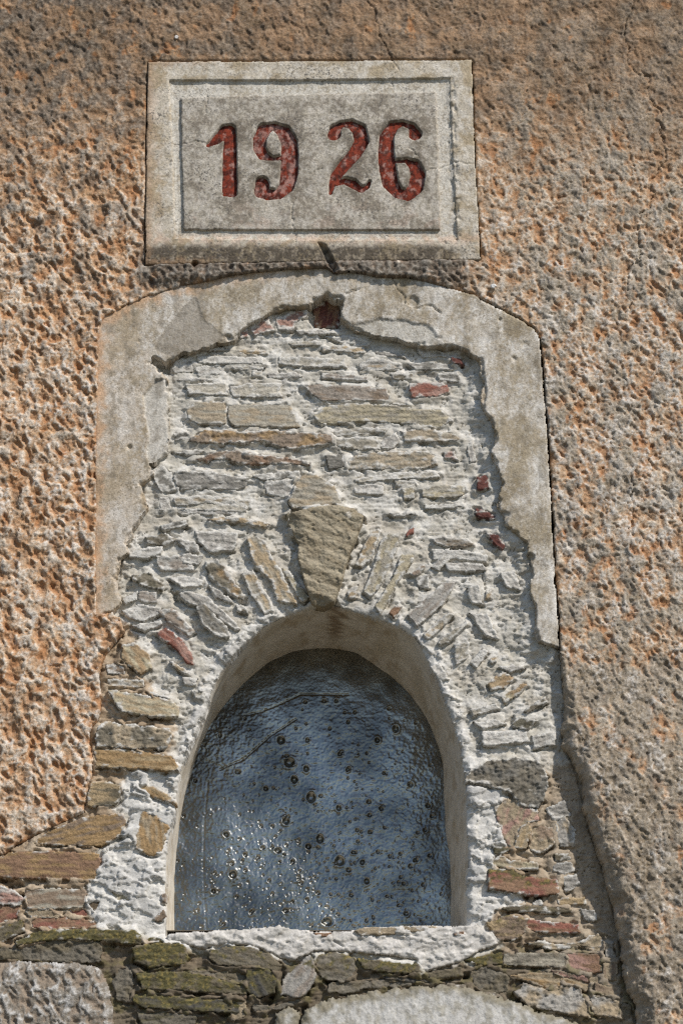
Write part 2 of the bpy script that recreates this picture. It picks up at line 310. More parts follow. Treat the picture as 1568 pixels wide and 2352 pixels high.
# ------------------------------------------------------------------ stones and bricks: outline, colour, height above the mortar
PAL = {'p': (182, 170, 146), 'g': (160, 148, 124), 't': (166, 142, 106), 'o': (176, 144, 96), 'O': (164, 124, 72), 'b': (140, 114, 88), 'B': (112, 92, 66),
       'k': (118, 112, 100), 'K': (84, 80, 72), 'm': (148, 131, 113), 'v': (160, 152, 139), 'r': (156, 90, 70), 'R': (116, 64, 54), 'n': (178, 128, 108), 'w': (186, 178, 164),
       'y': (176, 158, 118), 'G': (112, 104, 52), 'D': (92, 84, 58), 'd': (112, 99, 74), 'x': (118, 108, 90), 's': (150, 108, 76)}
STONES = []
def st(c, s, col, h=7., rough=1., smear=.35, name='stone', moss=0., col2=None, tilt=0., base=0.):
    STONES.append((pts(c, s), col, h, rough, smear, name, moss, col2, tilt, base))
# panel above the keystone
st('B', '650,555 830,553 1040,565 1050,600 830,605 660,598', 'w', 6, .8, .55)
st('B', '895,518 1060,522 1088,545 1000,549 898,546', 'o', 5, 1, .3)
st('B', '1130,560 1300,556 1530,570 1545,622 1300,622 1140,602', 'p', 6, .8, .5)
st('B', '985,638 1040,640 1042,682 978,676', 'g', 5, 1, .4)
st('B', '500,625 530,575 632,558 626,650 520,662', 'v', 4, 1.2, .6)
st('B', '634,615 790,610 802,670 660,680', 'v', 4, 1.2, .65)
st('B', '580,722 820,708 836,748 840,790 600,782', 'p', 7, .8, .4)
st('B', '842,738 1000,710 1162,720 1140,765 1166,800 1000,802 860,797', 'p', 8, .8, .4)
st('B', '588,880 636,826 818,824 828,900 826,962 660,957 600,932', 't', 10, .6, .12, col2='g')
st('B', '834,846 1030,836 1204,842 1240,915 1266,982 1050,978 862,970 834,930', 'g', 9, .5, .12, col2='t')
st('B', '585,1066 640,1030 700,995 900,998 1240,1003 1460,1024 1468,1072 1200,1112 1050,1062 800,1078 680,1072', 'b', 13, 1.5, .22, col2='O', tilt=.10)
st('B', '625,1172 770,1124 900,1118 1100,1148 1310,1178 1322,1202 1200,1198 960,1203 800,1168 700,1184', 'b', 12, 1.5, .25, col2='s', tilt=.12)
st('B', '518,1248 560,1233 760,1250 962,1278 942,1332 870,1352 700,1350 550,1352 508,1292', 'k', 10, 1.2, .35, col2='v')
st('B', '386,1246 440,1198 500,1250 532,1350 440,1374 398,1312', 'k', 8, 1, .5)
st('B', '968,1268 1100,1248 1262,1238 1272,1272 1060,1302', 'k', 8, 1, .4)
st('B', '508,1402 700,1384 980,1413 972,1462 820,1444 700,1432 520,1452', 'g', 7, 1, .4, col2='t')
st('B', '1050,1302 1140,1292 1232,1290 1230,1392 1130,1396 1060,1372', 'v', 7, 1.1, .5)
st('B', '1256,1280 1330,1246 1400,1282 1470,1330 1524,1442 1380,1452 1226,1464 1198,1430 1230,1330', 'g', 18, 1, .12, col2='t')
st('B', '978,362 1080,324 1112,400 1000,432 968,402', 'n', 10, 1.3, .5, 'brick')
st('B', '1118,332 1210,288 1300,278 1312,312 1250,350 1222,402 1130,402', 'n', 8, 1.3, .5, 'brick')
st('B', '1342,274 1400,222 1502,214 1498,380 1356,384', 'R', -17, 1.2, .25, 'brick', col2='s')
st('B', '903,400 960,388 952,442 908,452', 'n', 8, 1, .4, 'brick')
st('B', '1238,402 1400,398 1484,415 1400,428 1258,422', 'v', 12, .8, .3)
st('P', '698,887 738,883 820,886 888,891 897,921 820,921 738,919 728,914 713,905', 'm', 10, .6, .2, col2='b')
st('P', '720,954 741,935 796,927 892,930 954,939 1012,943 1041,966 1004,983 923,972 846,968 738,975 730,970', 'y', 9, .8, .2, col2='g')
st('C', '78,1052 200,1036 332,1033 347,1112 200,1112 88,1092', 'g', 8, .8, .35)
st('P', '741,794 790,793 838,799 843,813 780,809 741,805', 'o', 6, 1, .4)
st('C', '218,602 300,558 400,575 482,600 480,632 350,645 228,642', 'v', 5, 1.1, .5, col2='o')
st('C', '505,596 640,585 800,608 782,637 560,640', 'k', 8, .8, .35, col2='v')
st('C', '408,662 540,653 542,696 428,697', 'd', 8, .8, .3)
st('C', '688,662 810,648 827,711 700,702', 'k', 8, .8, .3)
st('C', '0,655 140,662 270,680 277,706 140,698 0,682', 'm', 6, .8, .35)
st('C', '518,722 620,714 720,713 757,735 757,766 690,797 640,796 540,806 524,762', 'r', 9, .6, .25, 'brick', col2='n')
st('C', '466,1004 560,988 640,983 790,1018 832,1050 740,1066 640,1067 500,1062', 't', 9, 1, .3, col2='g')
st('C', '148,1162 300,1128 450,1118 620,1118 682,1148 692,1202 560,1232 300,1232 158,1227', 't', 9, 1.2, .35, col2='g')
st('C', '718,1130 790,1118 812,1172 730,1162', 'n', 6, 1, .4)
st('C', '188,1292 440,1248 560,1243 680,1243 712,1280 400,1293 220,1312', 'p', 7, .8, .45)
st('C', '478,1342 545,1333 552,1407 488,1407', 'y', 7, .8, .3)
st('C', '596,1352 680,1328 852,1323 854,1370 800,1402 600,1397', 'g', 9, .8, .3, col2='y')
st('C', '24,1146 132,1138 142,1216 38,1227', 'k', 9, .8, .12)
st('C', '190,1322 370,1318 372,1382 200,1374', 'w', 5, 1, .5)
st('C', '922,1275 986,1263 997,1340 924,1352', 'R', 14, .6, .1, 'brick')
st('C', '912,1458 980,1480 1052,1520 1000,1534 916,1502', 'R', 12, .8, .15, 'brick')
st('E', '966,205 1050,228 1092,290 1082,324 1000,252', 'R', 12, .8, .12, 'brick')
st('C', '768,562 820,568 852,602 778,602', 'R', 16, .8, .12, 'brick')
st('C', '560,500 700,520 760,560 600,566', 'v', 5, 1, .5)
st('C', '20,440 160,430 300,470 280,500 120,480', 'w', 4, 1, .5)
st('C', '610,1440 800,1432 845,1450 700,1470 615,1468', 'w', 7, .8, .5)
st('C', '400,1490 560,1482 590,1500 430,1512', 'v', 7, 1, .45)
for a_ in (('B','520,690 640,684 760,690 740,705 540,706','v'),('B','860,620 980,610 1060,625 1040,640 880,640','p'),('B','1060,660 1240,650 1300,670 1240,690 1080,690','v'),('B','1190,470 1390,462 1400,490 1220,494','g'),
           ('B','700,505 830,500 850,520 720,530','d'),('C','290,520 480,540 500,565 330,550','v'),('C','350,1060 440,1010 470,1060 420,1110 360,1110','v'),('C','20,1010 230,975 400,985 380,1010 100,1030','g'),
           ('B','520,1130 640,1110 700,1120 620,1150','k'),('B','500,1015 600,1000 620,1050 520,1060','k'),('C','430,1290 560,1300 590,1330 440,1330','p'),('B','420,1400 490,1395 500,1470 430,1480','v'),
           ('D','430,30 700,20 960,60 940,95 600,80 440,70','p'),('B','520,1470 700,1462 900,1480 880,1500 560,1500','v'),('C','260,880 420,830 520,850 440,845','g'),('C','860,1100 900,1060 920,1180 880,1200','v')):
    st(a_[0], a_[1], a_[2], 6, 1, .35)
for a_ in (('D','640,200 900,210 880,320 720,330 650,260','v'),('D','560,330 690,350 660,410 570,400','v'),('D','720,520 860,610 870,640 760,600','v'),('D','520,250 640,260 680,340 600,330','k'),('D','880,640 950,660 960,700 890,680','d'),('E','860,540 940,520 960,640 890,640','w'),('E','880,690 990,700 1060,850 970,830','w'),
           ('E','1060,450 1150,440 1190,560 1100,540','w'),('E','760,300 650,420 690,440 760,380','v'),('E','640,1010 700,990 760,1090 700,1100','w'),('E','1040,1010 1140,1000 1230,1020 1120,1050','v'),('E','900,1340 1040,1330 1100,1350 960,1390','w'),('D','560,1070 660,1080 640,1130 580,1120','v'),('D','100,1000 200,990 230,1060 120,1060','b'),('D','110,1080 330,1090 340,1140 130,1130','t')):
    st(a_[0], a_[1], a_[2], 10, 1.1, .4)
# arch stones, left of the keystone
st('D', '945,240 1010,240 1060,260 1110,380 1152,430 1200,540 1247,642 1130,622 1090,500 1000,420 970,340', 'o', 12, .9, .3, col2='g')
st('D', '1148,418 1200,440 1262,520 1324,602 1282,632 1250,590', 'y', 11, .8, .3)
st('D', '918,452 985,438 1030,520 1080,600 1112,682 1050,704 970,582', 'g', 10, 1.2, .4, col2='o')
st('D', '698,392 770,368 850,460 932,590 922,617 830,572 720,482', 'd', 12, 1.5, .35, col2='O')
st('D', '638,652 700,638 830,770 856,832 790,844 690,772', 'k', 15, 1, .3, col2='d')
st('D', '538,582 600,558 720,600 820,690 924,792 880,802 700,652 600,642', 'v', 12, 1.1, .3)
st('D', '408,682 510,658 560,720 642,800 602,833 470,742', 'b', 12, 1, .3, col2='m')
st('D', '408,810 470,778 560,850 622,930 632,1002 590,992 520,902 430,842', 'r', 14, .5, .12, 'brick', col2='n')
st('D', '208,880 280,868 372,940 377,1020 320,1064 270,1022 198,972', 'O', 16, 1, .15, col2='y')
st('D', '488,968 590,1030 604,1058 560,1047 500,1002', 'o', 12, .8, .2)
st('D', '118,1145 300,1172 500,1208 547,1250 542,1312 400,1312 200,1282 150,1212', 'y', 14, .9, .25, col2='o', base=6)
st('D', '98,1332 250,1350 490,1378 502,1420 472,1502 250,1502 60,1492 48,1392', 'd', 12, 1.8, .3, col2='t', base=8)
st('P', '215,1719 300,1722 392,1736 408,1756 412,1770 380,1772 330,1766 222,1762', 'O', 14, .6, .12, col2='o', base=8)
st('D', '403,350 520,352 612,368 642,440 430,442', 'm', 10, .9, .4, col2='v')
st('D', '258,462 370,448 462,530 442,562 330,532 270,492', 'd', 14, 1.1, .25, col2='D')
st('D', '308,560 410,568 417,632 340,634 298,602', 'm', 11, .8, .25)
st('D', '343,240 470,218 542,250 450,292 360,282', 'd', 12, 1, .3)
st('D', '428,172 590,138 602,170 450,204', 'k', 12, 1, .35)
st('D', '718,126 870,118 980,138 1092,160 1060,188 900,152 740,147', 'o', 10, 1, .3)
st('D', '618,1150 702,1158 692,1222 638,1202', 'g', 9, .8, .35)
st('D', '240,330 360,300 450,290 440,340 340,370 250,360', 'w', 11, .8, .55)
st('D', '480,480 600,470 700,500 680,530 560,545', 'w', 8, 1, .6)
st('D', '200,610 300,560 290,620 220,640', 'w', 10, .8, .6)
st('D', '200,680 300,640 440,660 430,700 330,745 230,715', 'w', 11, 1, .55, col2='v')
st('D', '250,770 440,730 450,760 340,800', 'v', 9, 1, .5)
st('D', '350,1150 480,1190 500,1210 370,1180', 'v', 13, 1, .5, base=4)
# arch stones, right of the keystone
st('E', '286,212 340,188 357,210 330,290 300,370 230,424 198,402 250,300', 'o', 11, 1, .35, col2='g')
st('E', '350,262 400,218 462,230 450,310 400,430 360,520 290,602 248,562 320,382', 'g', 11, .8, .35, col2='y')
st('E', '478,342 552,348 542,390 460,500 400,622 350,704 318,652 420,482', 'y', 13, .7, .25)
st('E', '638,592 720,508 800,513 742,620 660,700 570,772 508,702', 'v', 12, .8, .25, col2='m')
st('E', '500,222 552,173 553,215 500,238', 'r', 9, .8, .2, 'brick')
st('E', '658,250 770,233 882,255 922,292 760,302 680,282', 'B', 10, 1.2, .3, col2='v')
st('E', '728,395 850,392 962,400 987,436 850,446 750,442', 'v', 10, .8, .35)
st('E', '518,462 600,398 622,420 560,474', 'b', 10, 1, .3)
st('E', '398,692 450,643 482,650 432,727', 's', 11, .8, .15, 'brick')
st('E', '598,822 680,750 760,688 792,700 720,780 640,852', 'g', 11, 1, .4, col2='o')
st('E', '698,852 860,738 874,760 760,862 700,884', 'g', 12, 1, .4)
st('E', '988,1112 1080,1038 1152,1080 1090,1142 1010,1154', 'O', 9, 1, .25, col2='o')
st('E', '1068,1192 1200,1108 1228,1120 1160,1192 1090,1234', 'O', 10, .9, .25, col2='y')
st('E', '1188,1282 1330,1188 1342,1222 1220,1294', 'd', 10, .9, .3)
st('E', '1128,1352 1180,1308 1292,1330 1220,1394 1140,1372', 'D', 9, .9, .3)
st('E', '973,558 1012,558 1007,604 978,604', 'o', 8, 1, .3)
st('E', '788,882 882,858 872,960 800,1004', 'g', 9, 1.2, .45)
st('E', '148,562 220,518 202,602 158,606', 'o', 9, 1, .35)
st('E', '998,962 1040,948 1044,982 1008,994', 'o', 9, 1, .3)
st('E', '1250,1422 1400,1400 1392,1482 1260,1504', 'v', 8, 1, .45)
st('E', '558,482 640,458 644,540 578,554', 'k', 7, 1, .35)
st('E', '652,312 850,318 992,350 982,390 800,374 660,372', 'w', 9, .9, .6)
st('E', '880,990 960,900 1000,920 920,1030', 'w', 9, 1, .55)
st('E', '950,1400 1220,1380 1240,1460 960,1490', 'w', 9, 1, .6)
st('E', '880,1270 1040,1230 1060,1260 900,1310', 'g', 8, 1, .5)
# left, below the broken render
st('F', '545,130 640,128 722,150 722,230 682,272 600,277 518,277 528,182', 'o', 12, .7, .15, col2='d', base=8)
st('F', '818,138 900,152 962,180 1052,240 1056,272 962,242 870,202 828,182', 'O', 12, 1, .2, col2='o')
st('F', '183,502 290,428 380,385 480,350 600,328 742,318 752,360 722,452 602,517 400,512', 'O', 15, .8, .12, col2='b', base=6)
st('F', '848,298 930,330 1012,400 982,470 972,552 900,574 806,532 810,430', 'O', 14, .9, .12, col2='t')
st('F', '-260,600 -120,575 0,588 70,550 300,543 592,558 602,602 562,722 300,712 0,702 -260,690', 's', 17, .6, .1, col2='O', base=4)
st('F', '158,772 330,764 512,768 524,802 492,882 330,892 170,892 138,832', 'b', 16, .7, .18, col2='g')
st('F', '-200,740 0,748 90,780 142,820 122,872 0,864 -200,850', 'n', 20, 1.4, .4, col2='w')
st('F', '-220,880 0,868 122,870 112,942 0,982 -220,990', 's', 13, .8, .1, col2='r')
st('F', '148,902 220,890 302,888 357,920 352,947 180,942', 't', 15, .7, .15)
st('F', '398,884 510,889 542,942 420,937', 'r', 9, .7, .1)
st('F', '178,962 230,934 400,938 560,958 592,1002 400,1012 200,1004', 's', 15, .7, .15, col2='r')
st('F', '-180,1040 0,998 142,948 148,1022 0,1092 -180,1120', 'd', 14, .9, .12, moss=.25)
st('F', '358,922 390,898 402,936 368,943', 't', 8, .8, .1)
st('F', '518,852 602,828 613,890 570,904 528,882', 'B', 10, 1, .12)
st('F', '95,1085 200,1028 330,1009 560,1008 802,1014 852,1060 842,1103 620,1083 380,1066 190,1090 100,1113', 'd', 24, 1, .08, moss=.75, base=4)
st('F', '788,1122 830,1104 960,1092 1090,1094 1134,1180 1100,1222 990,1226 900,1243 800,1202', 'd', 26, 1, .08, moss=.8, base=4)
st('F', '-200,1100 100,1120 350,1068 600,1086 612,1150 606,1204 480,1216 100,1196 -200,1190', 'x', 18, 1.9, .12, col2='d')
st('F', '808,1272 1000,1260 1100,1262 1300,1300 1462,1350 1474,1402 1300,1392 1060,1376 850,1372', 'd', 26, 1, .06, moss=.65, col2='D')
st('F', '798,1402 1000,1402 1150,1410 1300,1426 1452,1450 1454,1512 1200,1502 1000,1487 860,1482 788,1442', 'D', 24, 1, .06, moss=.55, col2='K')
st('F', '858,1060 960,1058 1002,1087 870,1092', 'd', 18, 1, .1, moss=.8)
st('F', '700,1240 780,1225 800,1330 770,1450 700,1440 670,1330', 'x', 15, 1.6, .15, col2='d')
st('F', '820,1500 1000,1500 1180,1520 1160,1600 840,1600', 'x', 18, 1.4, .1, col2='D', moss=.2)
st('P', '482,2181 520,2174 560,2172 614,2188 646,2215 642,2231 575,2223 500,2216 478,2200', 'd', 24, .9, .1, moss=.3, col2='x')
st('P', '352,2231 420,2226 540,2230 590,2240 600,2256 560,2262 440,2236', 'x', 15, 1.5, .15, moss=.2, col2='d')
st('F', '908,950 980,888 992,930 960,967', 'b', 11, .8, .2)
st('F', '958,800 990,796 994,852 970,854', 'b', 11, .8, .2)
st('F', '660,780 770,800 800,840 780,862 690,850', 'y', 11, .8, .4)
# below the sill
st('G', '72,1252 140,1238 202,1240 258,1300 242,1392 150,1423 68,1382', 'D', 26, 1, .06, moss=.45, col2='K')
st('G', '288,1312 330,1265 380,1220 450,1163 477,1180 492,1300 450,1370 400,1423 278,1402', 'v', 28, 1, .12, col2='m', moss=.12)
st('G', '478,1170 600,1143 722,1180 733,1250 700,1300 640,1332 520,1302 486,1240', 'x', 22, 1.2, .1, moss=.35, col2='d')
st('G', '728,1182 800,1188 960,1206 1100,1218 1124,1272 1000,1273 860,1262 780,1252', 'd', 27, .9, .12, moss=.6)
st('G', '1118,1282 1230,1254 1352,1233 1368,1290 1200,1313', 'd', 22, 1, .12, moss=.35)
st('G', '-20,1342 70,1370 74,1422 -20,1412', 'b', 20, 1, .1)
st('G', '-20,1420 80,1440 62,1542 -20,1562', 't', 20, 1.1, .1, moss=.2)
st('G', '560,1330 700,1320 860,1310 1080,1320 1060,1352 820,1362 640,1400 560,1390', 'x', 17, 1.6, .15, col2='d', moss=.15)
st('G', '880,1290 1100,1290 1200,1320 1100,1336 900,1312', 'K', 18, 1.2, .1, moss=.3)
st('G', '100,1450 240,1470 380,1420 420,1440 300,1490 120,1500', 'x', 17, 1.3, .15, moss=.3)
st('G', '1200,1330 1380,1340 1400,1392 1230,1372', 'w', 18, 1.2, .5)
st('G', '1430,1390 1568,1385 1600,1420 1440,1432', 'w', 18, 1.2, .5)
# right of the niche
st('H', '270,100 300,55 400,10 560,-14 700,0 762,100 742,232 700,292 600,272 540,202 400,152 268,134', 'x', 16, 2.0, .25, col2='k')
st('H', '438,282 520,228 620,262 702,300 704,362 640,382 600,402 560,530 510,502 472,402', 't', 10, 1.3, .2, col2='n')
st('H', '600,392 650,368 664,420 632,532 558,532 578,452', 'o', 14, .8, .15, col2='t')
st('H', '662,392 792,400 804,500 720,562 648,542', 't', 8, 1.7, .25, col2='b')
st('H', '408,622 480,558 540,600 702,610 714,652 560,657', 't', 12, 1, .25, col2='y')
st('H', '798,562 890,558 904,602 800,603', 'd', 8, .9, .2)
st('H', '788,612 900,608 932,660 860,684 788,662', 'v', 7, 1, .3)
st('H', '403,650 560,653 604,690 720,702 824,708 828,803 700,812 600,802 406,767', 's', 17, .5, .08, moss=.45, col2='r')
st('H', '808,822 980,818 994,862 830,873', 'o', 8, .9, .2)
st('H', '448,892 560,863 740,874 902,890 912,917 700,913 560,902', 'd', 13, .9, .15, moss=.3)
st('H', '398,972 470,944 540,923 642,950 632,1032 560,1083 458,1073', 'b', 15, 1.4, .12, moss=.3, col2='o')
st('H', '634,948 800,968 942,980 954,1032 820,1034 700,1027 622,1012', 'r', 13, .7, .2, 'brick', col2='s')
st('H', '618,1092 740,1078 800,1100 942,1090 1000,1050 1060,1038 1104,1090 1092,1163 960,1112 850,1133 770,1133', 't', 13, 1, .25, col2='d')
st('H', '248,1192 370,1168 490,1143 496,1222 350,1224', 'd', 18, .9, .1, moss=.8)
st('H', '500,1155 690,1148 868,1150 878,1242 700,1233 492,1227', 'g', 18, .7, .15, col2='x', moss=.1)
st('H', '872,1150 1062,1158 1084,1262 1002,1284 884,1242', 's', 17, .6, .15, col2='n')
st('H', '518,1282 650,1272 780,1268 962,1310 1004,1340 992,1394 940,1352 760,1362 650,1332', 't', 17, .9, .12, col2='O')
st('H', '778,1250 1002,1288 1006,1332 800,1283', 'n', 19, 1, .3)
st('H', '1088,1202 1180,1208 1174,1313 1088,1313', 't', 20, .8, .15, col2='b')
st('H', '1038,1332 1172,1338 1194,1422 1110,1404 1038,1392', 'b', 20, .8, .12, col2='t')
st('H', '556,1384 620,1328 700,1352 762,1380 850,1338 952,1360 1004,1450 1022,1544 800,1502 640,1474', 'v', 24, 1.8, .25, col2='t')
st('H', '1008,1412 1100,1398 1194,1440 1192,1544 1030,1524', 't', 22, 1.5, .25, col2='v')
st('H', '1004,1288 1082,1298 1064,1342 1008,1332', 't', 16, .9, .2)
st('H', '428,508 545,530 490,562 438,562', 'D', 13, .9, .12, moss=.3)
st('H', '660,850 720,830 740,870 680,874', 'w', 9, 1, .3)
st('H', '300,1250 420,1230 540,1290 520,1380 400,1420 310,1340', 'x', 15, 1.7, .15, col2='d')
st('H', '800,380 860,330 930,420 920,520 830,520', 'v', 6, 1.4, .35, col2='t')
st('H', '740,290 860,240 900,330 800,372', 'v', 6, 1.3, .35)
st('H', '840,700 930,680 960,760 870,790', 'v', 6, 1.3, .35)
st('H', '950,880 1040,900 1060,960 980,960', 'v', 8, 1.2, .35)
st('H', '1200,1440 1262,1470 1252,1562 1190,1544', 'd', 20, 1, .2)
st('H', '1100,1050 1150,1080 1170,1190 1100,1180', 'v', 18, 1.3, .35)
# the keystone
KEY = [(656,1180),(702,1167),(764,1159),(810,1167),(833,1186),(830,1207),(815,1240),(800,1280),(784,1335),(769,1380),(743,1391),(716,1386),(700,1340),(683,1275),(685,1245),(668,1215)]

# ------------------------------------------------------------------ mortar bed between the stones
def wmask(P, soft, h=0): return sst(-soft, soft, sdf(GX, GZ, poly(P, h)) + 8 * edge_n * .5)
s_nf = sdf(GX, GZ, poly(NF, 2)) + .5 * edge_n
LIME_L = [(288,1783),(320,1772),(350,1768),(395,1772),(440,1700),(480,1600),(540,1500),(600,1440),(640,1420),(600,1480),(520,1600),(440,1760),(420,2000),(420,2170),(385,2165),(330,2155),(300,2130),(230,2130),(205,2080),(205,2045),(220,2020),(235,1960),(280,1925),(300,1870),(265,1860),(280,1830)]
LIME_R = [(1079,1791),(1120,1800),(1160,1818),(1140,1870),(1164,1940),(1133,1946),(1133,1990),(1118,1996),(1121,2045),(1195,2053),(1198,2076),(1137,2092),(1118,2134),(1145,2165),(1060,2165),(1040,2000),(1040,1790)]
EARTH = [(190,1440),(300,1440),(330,1560),(400,1650),(395,1775),(300,1775),(285,1830),(255,1870),(290,1880),(270,1925),(230,1950),(215,2010),(195,2060),(230,2140),(380,2168),(480,2190),(660,2215),(800,2195),(960,2230),(1080,2215),(1150,2170),(1110,2140),(1140,2080),(1200,2070),(1120,2030),(1140,1960),(1165,1920),(1140,1850),(1200,1790),(1340,1740),(1700,2000),(1700,2500),(-300,2500),(-300,1700)]
lime = np.maximum(wmask(LIME_L, 5), wmask(LIME_R, 5)); lime = np.maximum(lime, sst(38, 14, -s_nf + 14 * fbm(GX / 22, GZ / 22, 171, 3)) * sst(1380, 1440, PY))
earth = wmask(EARTH, 7) * (1 - lime)
rub = sst(1180, 1260, PY) * sst(2160, 2060, PY) * (1 - earth)     # the arch: plaster smeared thickly
lumps = fbm(GX / 34, GZ / 20, 181, 4, .55); cl = fbm(GX / 11, GZ / 7, 185, 4, .62); w1, w2, wi = worley(GX / 30 + .4 * lumps, GZ / 19, 187)
flat = 1 - .75 * lime
inner_line = dline(GX, GZ, poly(SUR_IN_R + SUR_IN_L, 34)); crev = fbm(GX / 70, GZ / 11, 197, 3)
HM = flat * (1 - .35 * rub) * (1.8 * lumps + 1.7 * fbm(GX / 48, GZ / 6, 183, 3) + .4 * cl + 1.5 * sst(.3, .55, cl) - 2.2 * sst(-.35, -.6, cl)) + .35 * fbm(GX / 4.5, GZ / 4.5, 189, 2)
HM += earth * (3.5 * fbm(GX / 18, GZ / 14, 195, 4, .6)) + 8 * sst(2150, 2230, PY) + 7 * sst(1450, 1600, PY) * sst(420, 250, PX) * sst(2200, 2100, PY)
# trowelled smears of lime: thin overlapping sheets with a free edge
sh1 = fbm(GX / 85, GZ / 62, 201, 4) + .03 * edge_n; sh2 = fbm(GX / 55 + 9, GZ / 42, 205, 4); sh3 = fbm(GX / 40 + .3 * GZ / 40, GZ / 26, 207, 3)
HM += (lime + .8 * rub) * (3.6 * sst(.0, .03, sh1) + 2.8 * sst(.16, .19, sh2)) + rub * 3.4 * sst(.08, .12, sh3) + lime * (4 + 2 * fbm(GX / 45, GZ / 45, 209, 2))
HM -= flat * 7 * sst(.045, .01, np.abs(crev)) * sst(.05, .3, fbm(GX / 50, GZ / 40, 199, 2)) * sst(2150, 2100, PY)
HM += 13 * sst(48, 4, inner_line + 16 * fbm(GX / 30, GZ / 30, 198, 3)) * sst(1000, 1080, PX) * sst(2000, 1400, PY)
# hollows left in the broken top
for (c, s, dep) in (('B', '1300,262 1345,215 1430,190 1510,210 1510,395 1350,390 1320,350', 28), ('B', '420,610 500,600 490,665 440,650', 22), ('B', '380,1180 425,1165 400,1235 370,1215', 20),
                    ('C', '800,560 900,540 930,680 860,690', 12), ('F', '0,705 110,705 150,760 90,780 0,745', 30), ('F', '110,830 150,800 170,890 130,905', 26), ('F', '900,1215 980,1205 970,1245 890,1250', 25),
                    ('H', '580,650 712,640 700,690 640,692', 25), ('H', '620,1080 700,1060 780,1110 700,1150 630,1140', 26), ('G', '1360,1270 1405,1270 1400,1310 1362,1310', 30), ('G', '540,1320 650,1300 650,1380 560,1370', 22),
                    ('H', '620,800 740,810 720,862 640,862', 20), ('H', '480,340 520,340 520,410 485,400', 18), ('H', '460,900 540,905 530,925 470,925', 18), ('G', '160,1440 240,1400 240,1450 180,1490', 24), ('E', '1060,1360 1140,1310 1150,1330 1120,1370', 16), ('D', '350,265 470,260 450,285 370,285', 18), ('D', '880,625 960,600 950,660', 18),
                    ('G', '400,1470 440,1455 440,1500 400,1530', 24), ('H', '860,640 920,640 880,680', 16), ('D', '500,570 545,570 545,630 520,630', 16), ('B', '1260,1205 1330,1190 1320,1240', 18), ('B', '1250,745 1320,740 1330,790 1260,785', 12)):
    q = poly(pts(c, s)); sl = (slice(max(0, int((q[:, 1].min() - 15 + 1330) / ST_)), int((q[:, 1].max() + 15 + 1330) / ST_)), slice(max(0, int((q[:, 0].min() - 15 + 960) / ST_)), int((q[:, 0].max() + 15 + 960) / ST_)))
    HM[sl] -= dep * sst(-2, 4, sdf(GX[sl], GZ[sl], q) + edge_n[sl])
STONE_W = []
for k, (pp, col, h, rough, smear, nm, moss, col2, tilt, base) in enumerate(STONES + [(KEY, 'g', 34, 1.1, .04, 'keystone', 0, 't', 0, 0)]):
    if 1180 < np.mean([q[1] for q in pp]) < 1720 and k < len(STONES): h = h + 3.5; STONES[k] = STONES[k][:2] + (h,) + STONES[k][3:]
    P = poly(pp, h + base); STONE_W.append(P)
    sl = (slice(max(0, int((P[:, 1].min() - 25 + 1330) / ST_)), max(0, int((P[:, 1].max() + 25 + 1330) / ST_))), slice(max(0, int((P[:, 0].min() - 25 + 960) / ST_)), max(0, int((P[:, 0].max() + 25 + 960) / ST_))))
    if HM[sl].size == 0: continue
    sd = sdf(GX[sl], GZ[sl], P)
    below = sst(-9, -2, sd) * sst(0, -1, sd) * sst(0, 4, sdf(GX[sl], GZ[sl] + 5, P) - sd)
    gn = sst(-.05, .5, perlin(GX[sl] / 34, GZ[sl] / 34, 211 + k % 7))
    fl = sst(-18, -1, sd) * sst(-.35, .05, fbm(GX[sl] / 30, GZ[sl] / 24, 223 + k % 5, 2))
    HM[sl] = lerp(HM[sl], np.maximum(HM[sl], (h + base) * lerp(.80, .38, rub[sl]) + .45 * HM[sl]), fl)        # pointing brought up to the stone
    HM[sl] += -14 * sst(2, 9, sd + 2.5 * edge_n[sl] * .5) - (8 + .4 * h) * below * gn
HM -= 9 * np.clip(1 - (-s_nf) / 16, 0, 1) ** 2 * sst(1380, 1400, PY)          # worn rim of the niche
for L_ in ([(832,1200),(815,1250),(797,1290),(782,1335),(772,1362),(768,1400)], [(1112,1290),(1108,1330),(1120,1370)]):
    HM -= 9 * sst(2.4, .4, dline(GX + 5 * perlin(GX / 24, GZ / 24, 226), GZ, poly(L_)) + perlin(GX / 8, GZ / 8, 225))
n_a = fbm(GX / 50, GZ / 40, 231, 4); n_b = fbm(GX / 8, GZ / 8, 233, 3)
cm = mix(rgb(184, 178, 165), rgb(203, 198, 188), sst(-.3, .4, n_a)); cm = mix(cm, rgb(160, 148, 128), .45 * sst(.1, .5, fbm(GX / 90, GZ / 60, 239, 4))); cm = mix(cm, rgb(176, 168, 152), .55 * sst(.1, .5, fbm(GX / 26, GZ / 18, 235, 3)))
cm = mix(cm, mix(rgb(205, 201, 193), rgb(190, 187, 181), sst(-.2, .3, sh1)), .85 * lime)
ce = mix(rgb(150, 128, 102), rgb(178, 158, 132), sst(-.3, .4, n_a + .3 * n_b)); ce = mix(ce, rgb(90, 81, 66), sst(2140, 2230, PY) * .8); ce = mix(ce, rgb(160, 146, 126), .6 * sst(1180, 1290, PX))
ce = mix(ce, rgb(106, 98, 58), .55 * sst(2120, 2200, PY) * sst(.05, .4, fbm(GX / 40, GZ / 30, 237, 3)))
cm = mix(cm, ce, earth); cm = cm * (1 + .08 * n_b[..., None])
s_mor = np.minimum(s_mas + 26, np.minimum(-s_nf, 900))
X2, Z2, H2, kp = snap(GX, GZ, s_mor, ST_, HM, -45.)
X2, Z2, H2 = np.where(s_mor < -0, X2, X2), Z2, np.where(s_mas < 0, np.minimum(H2, HM - 4), H2)
relief('mortar_bed', X2, Z2, H2, cm, kp, M_MORT, WALL)

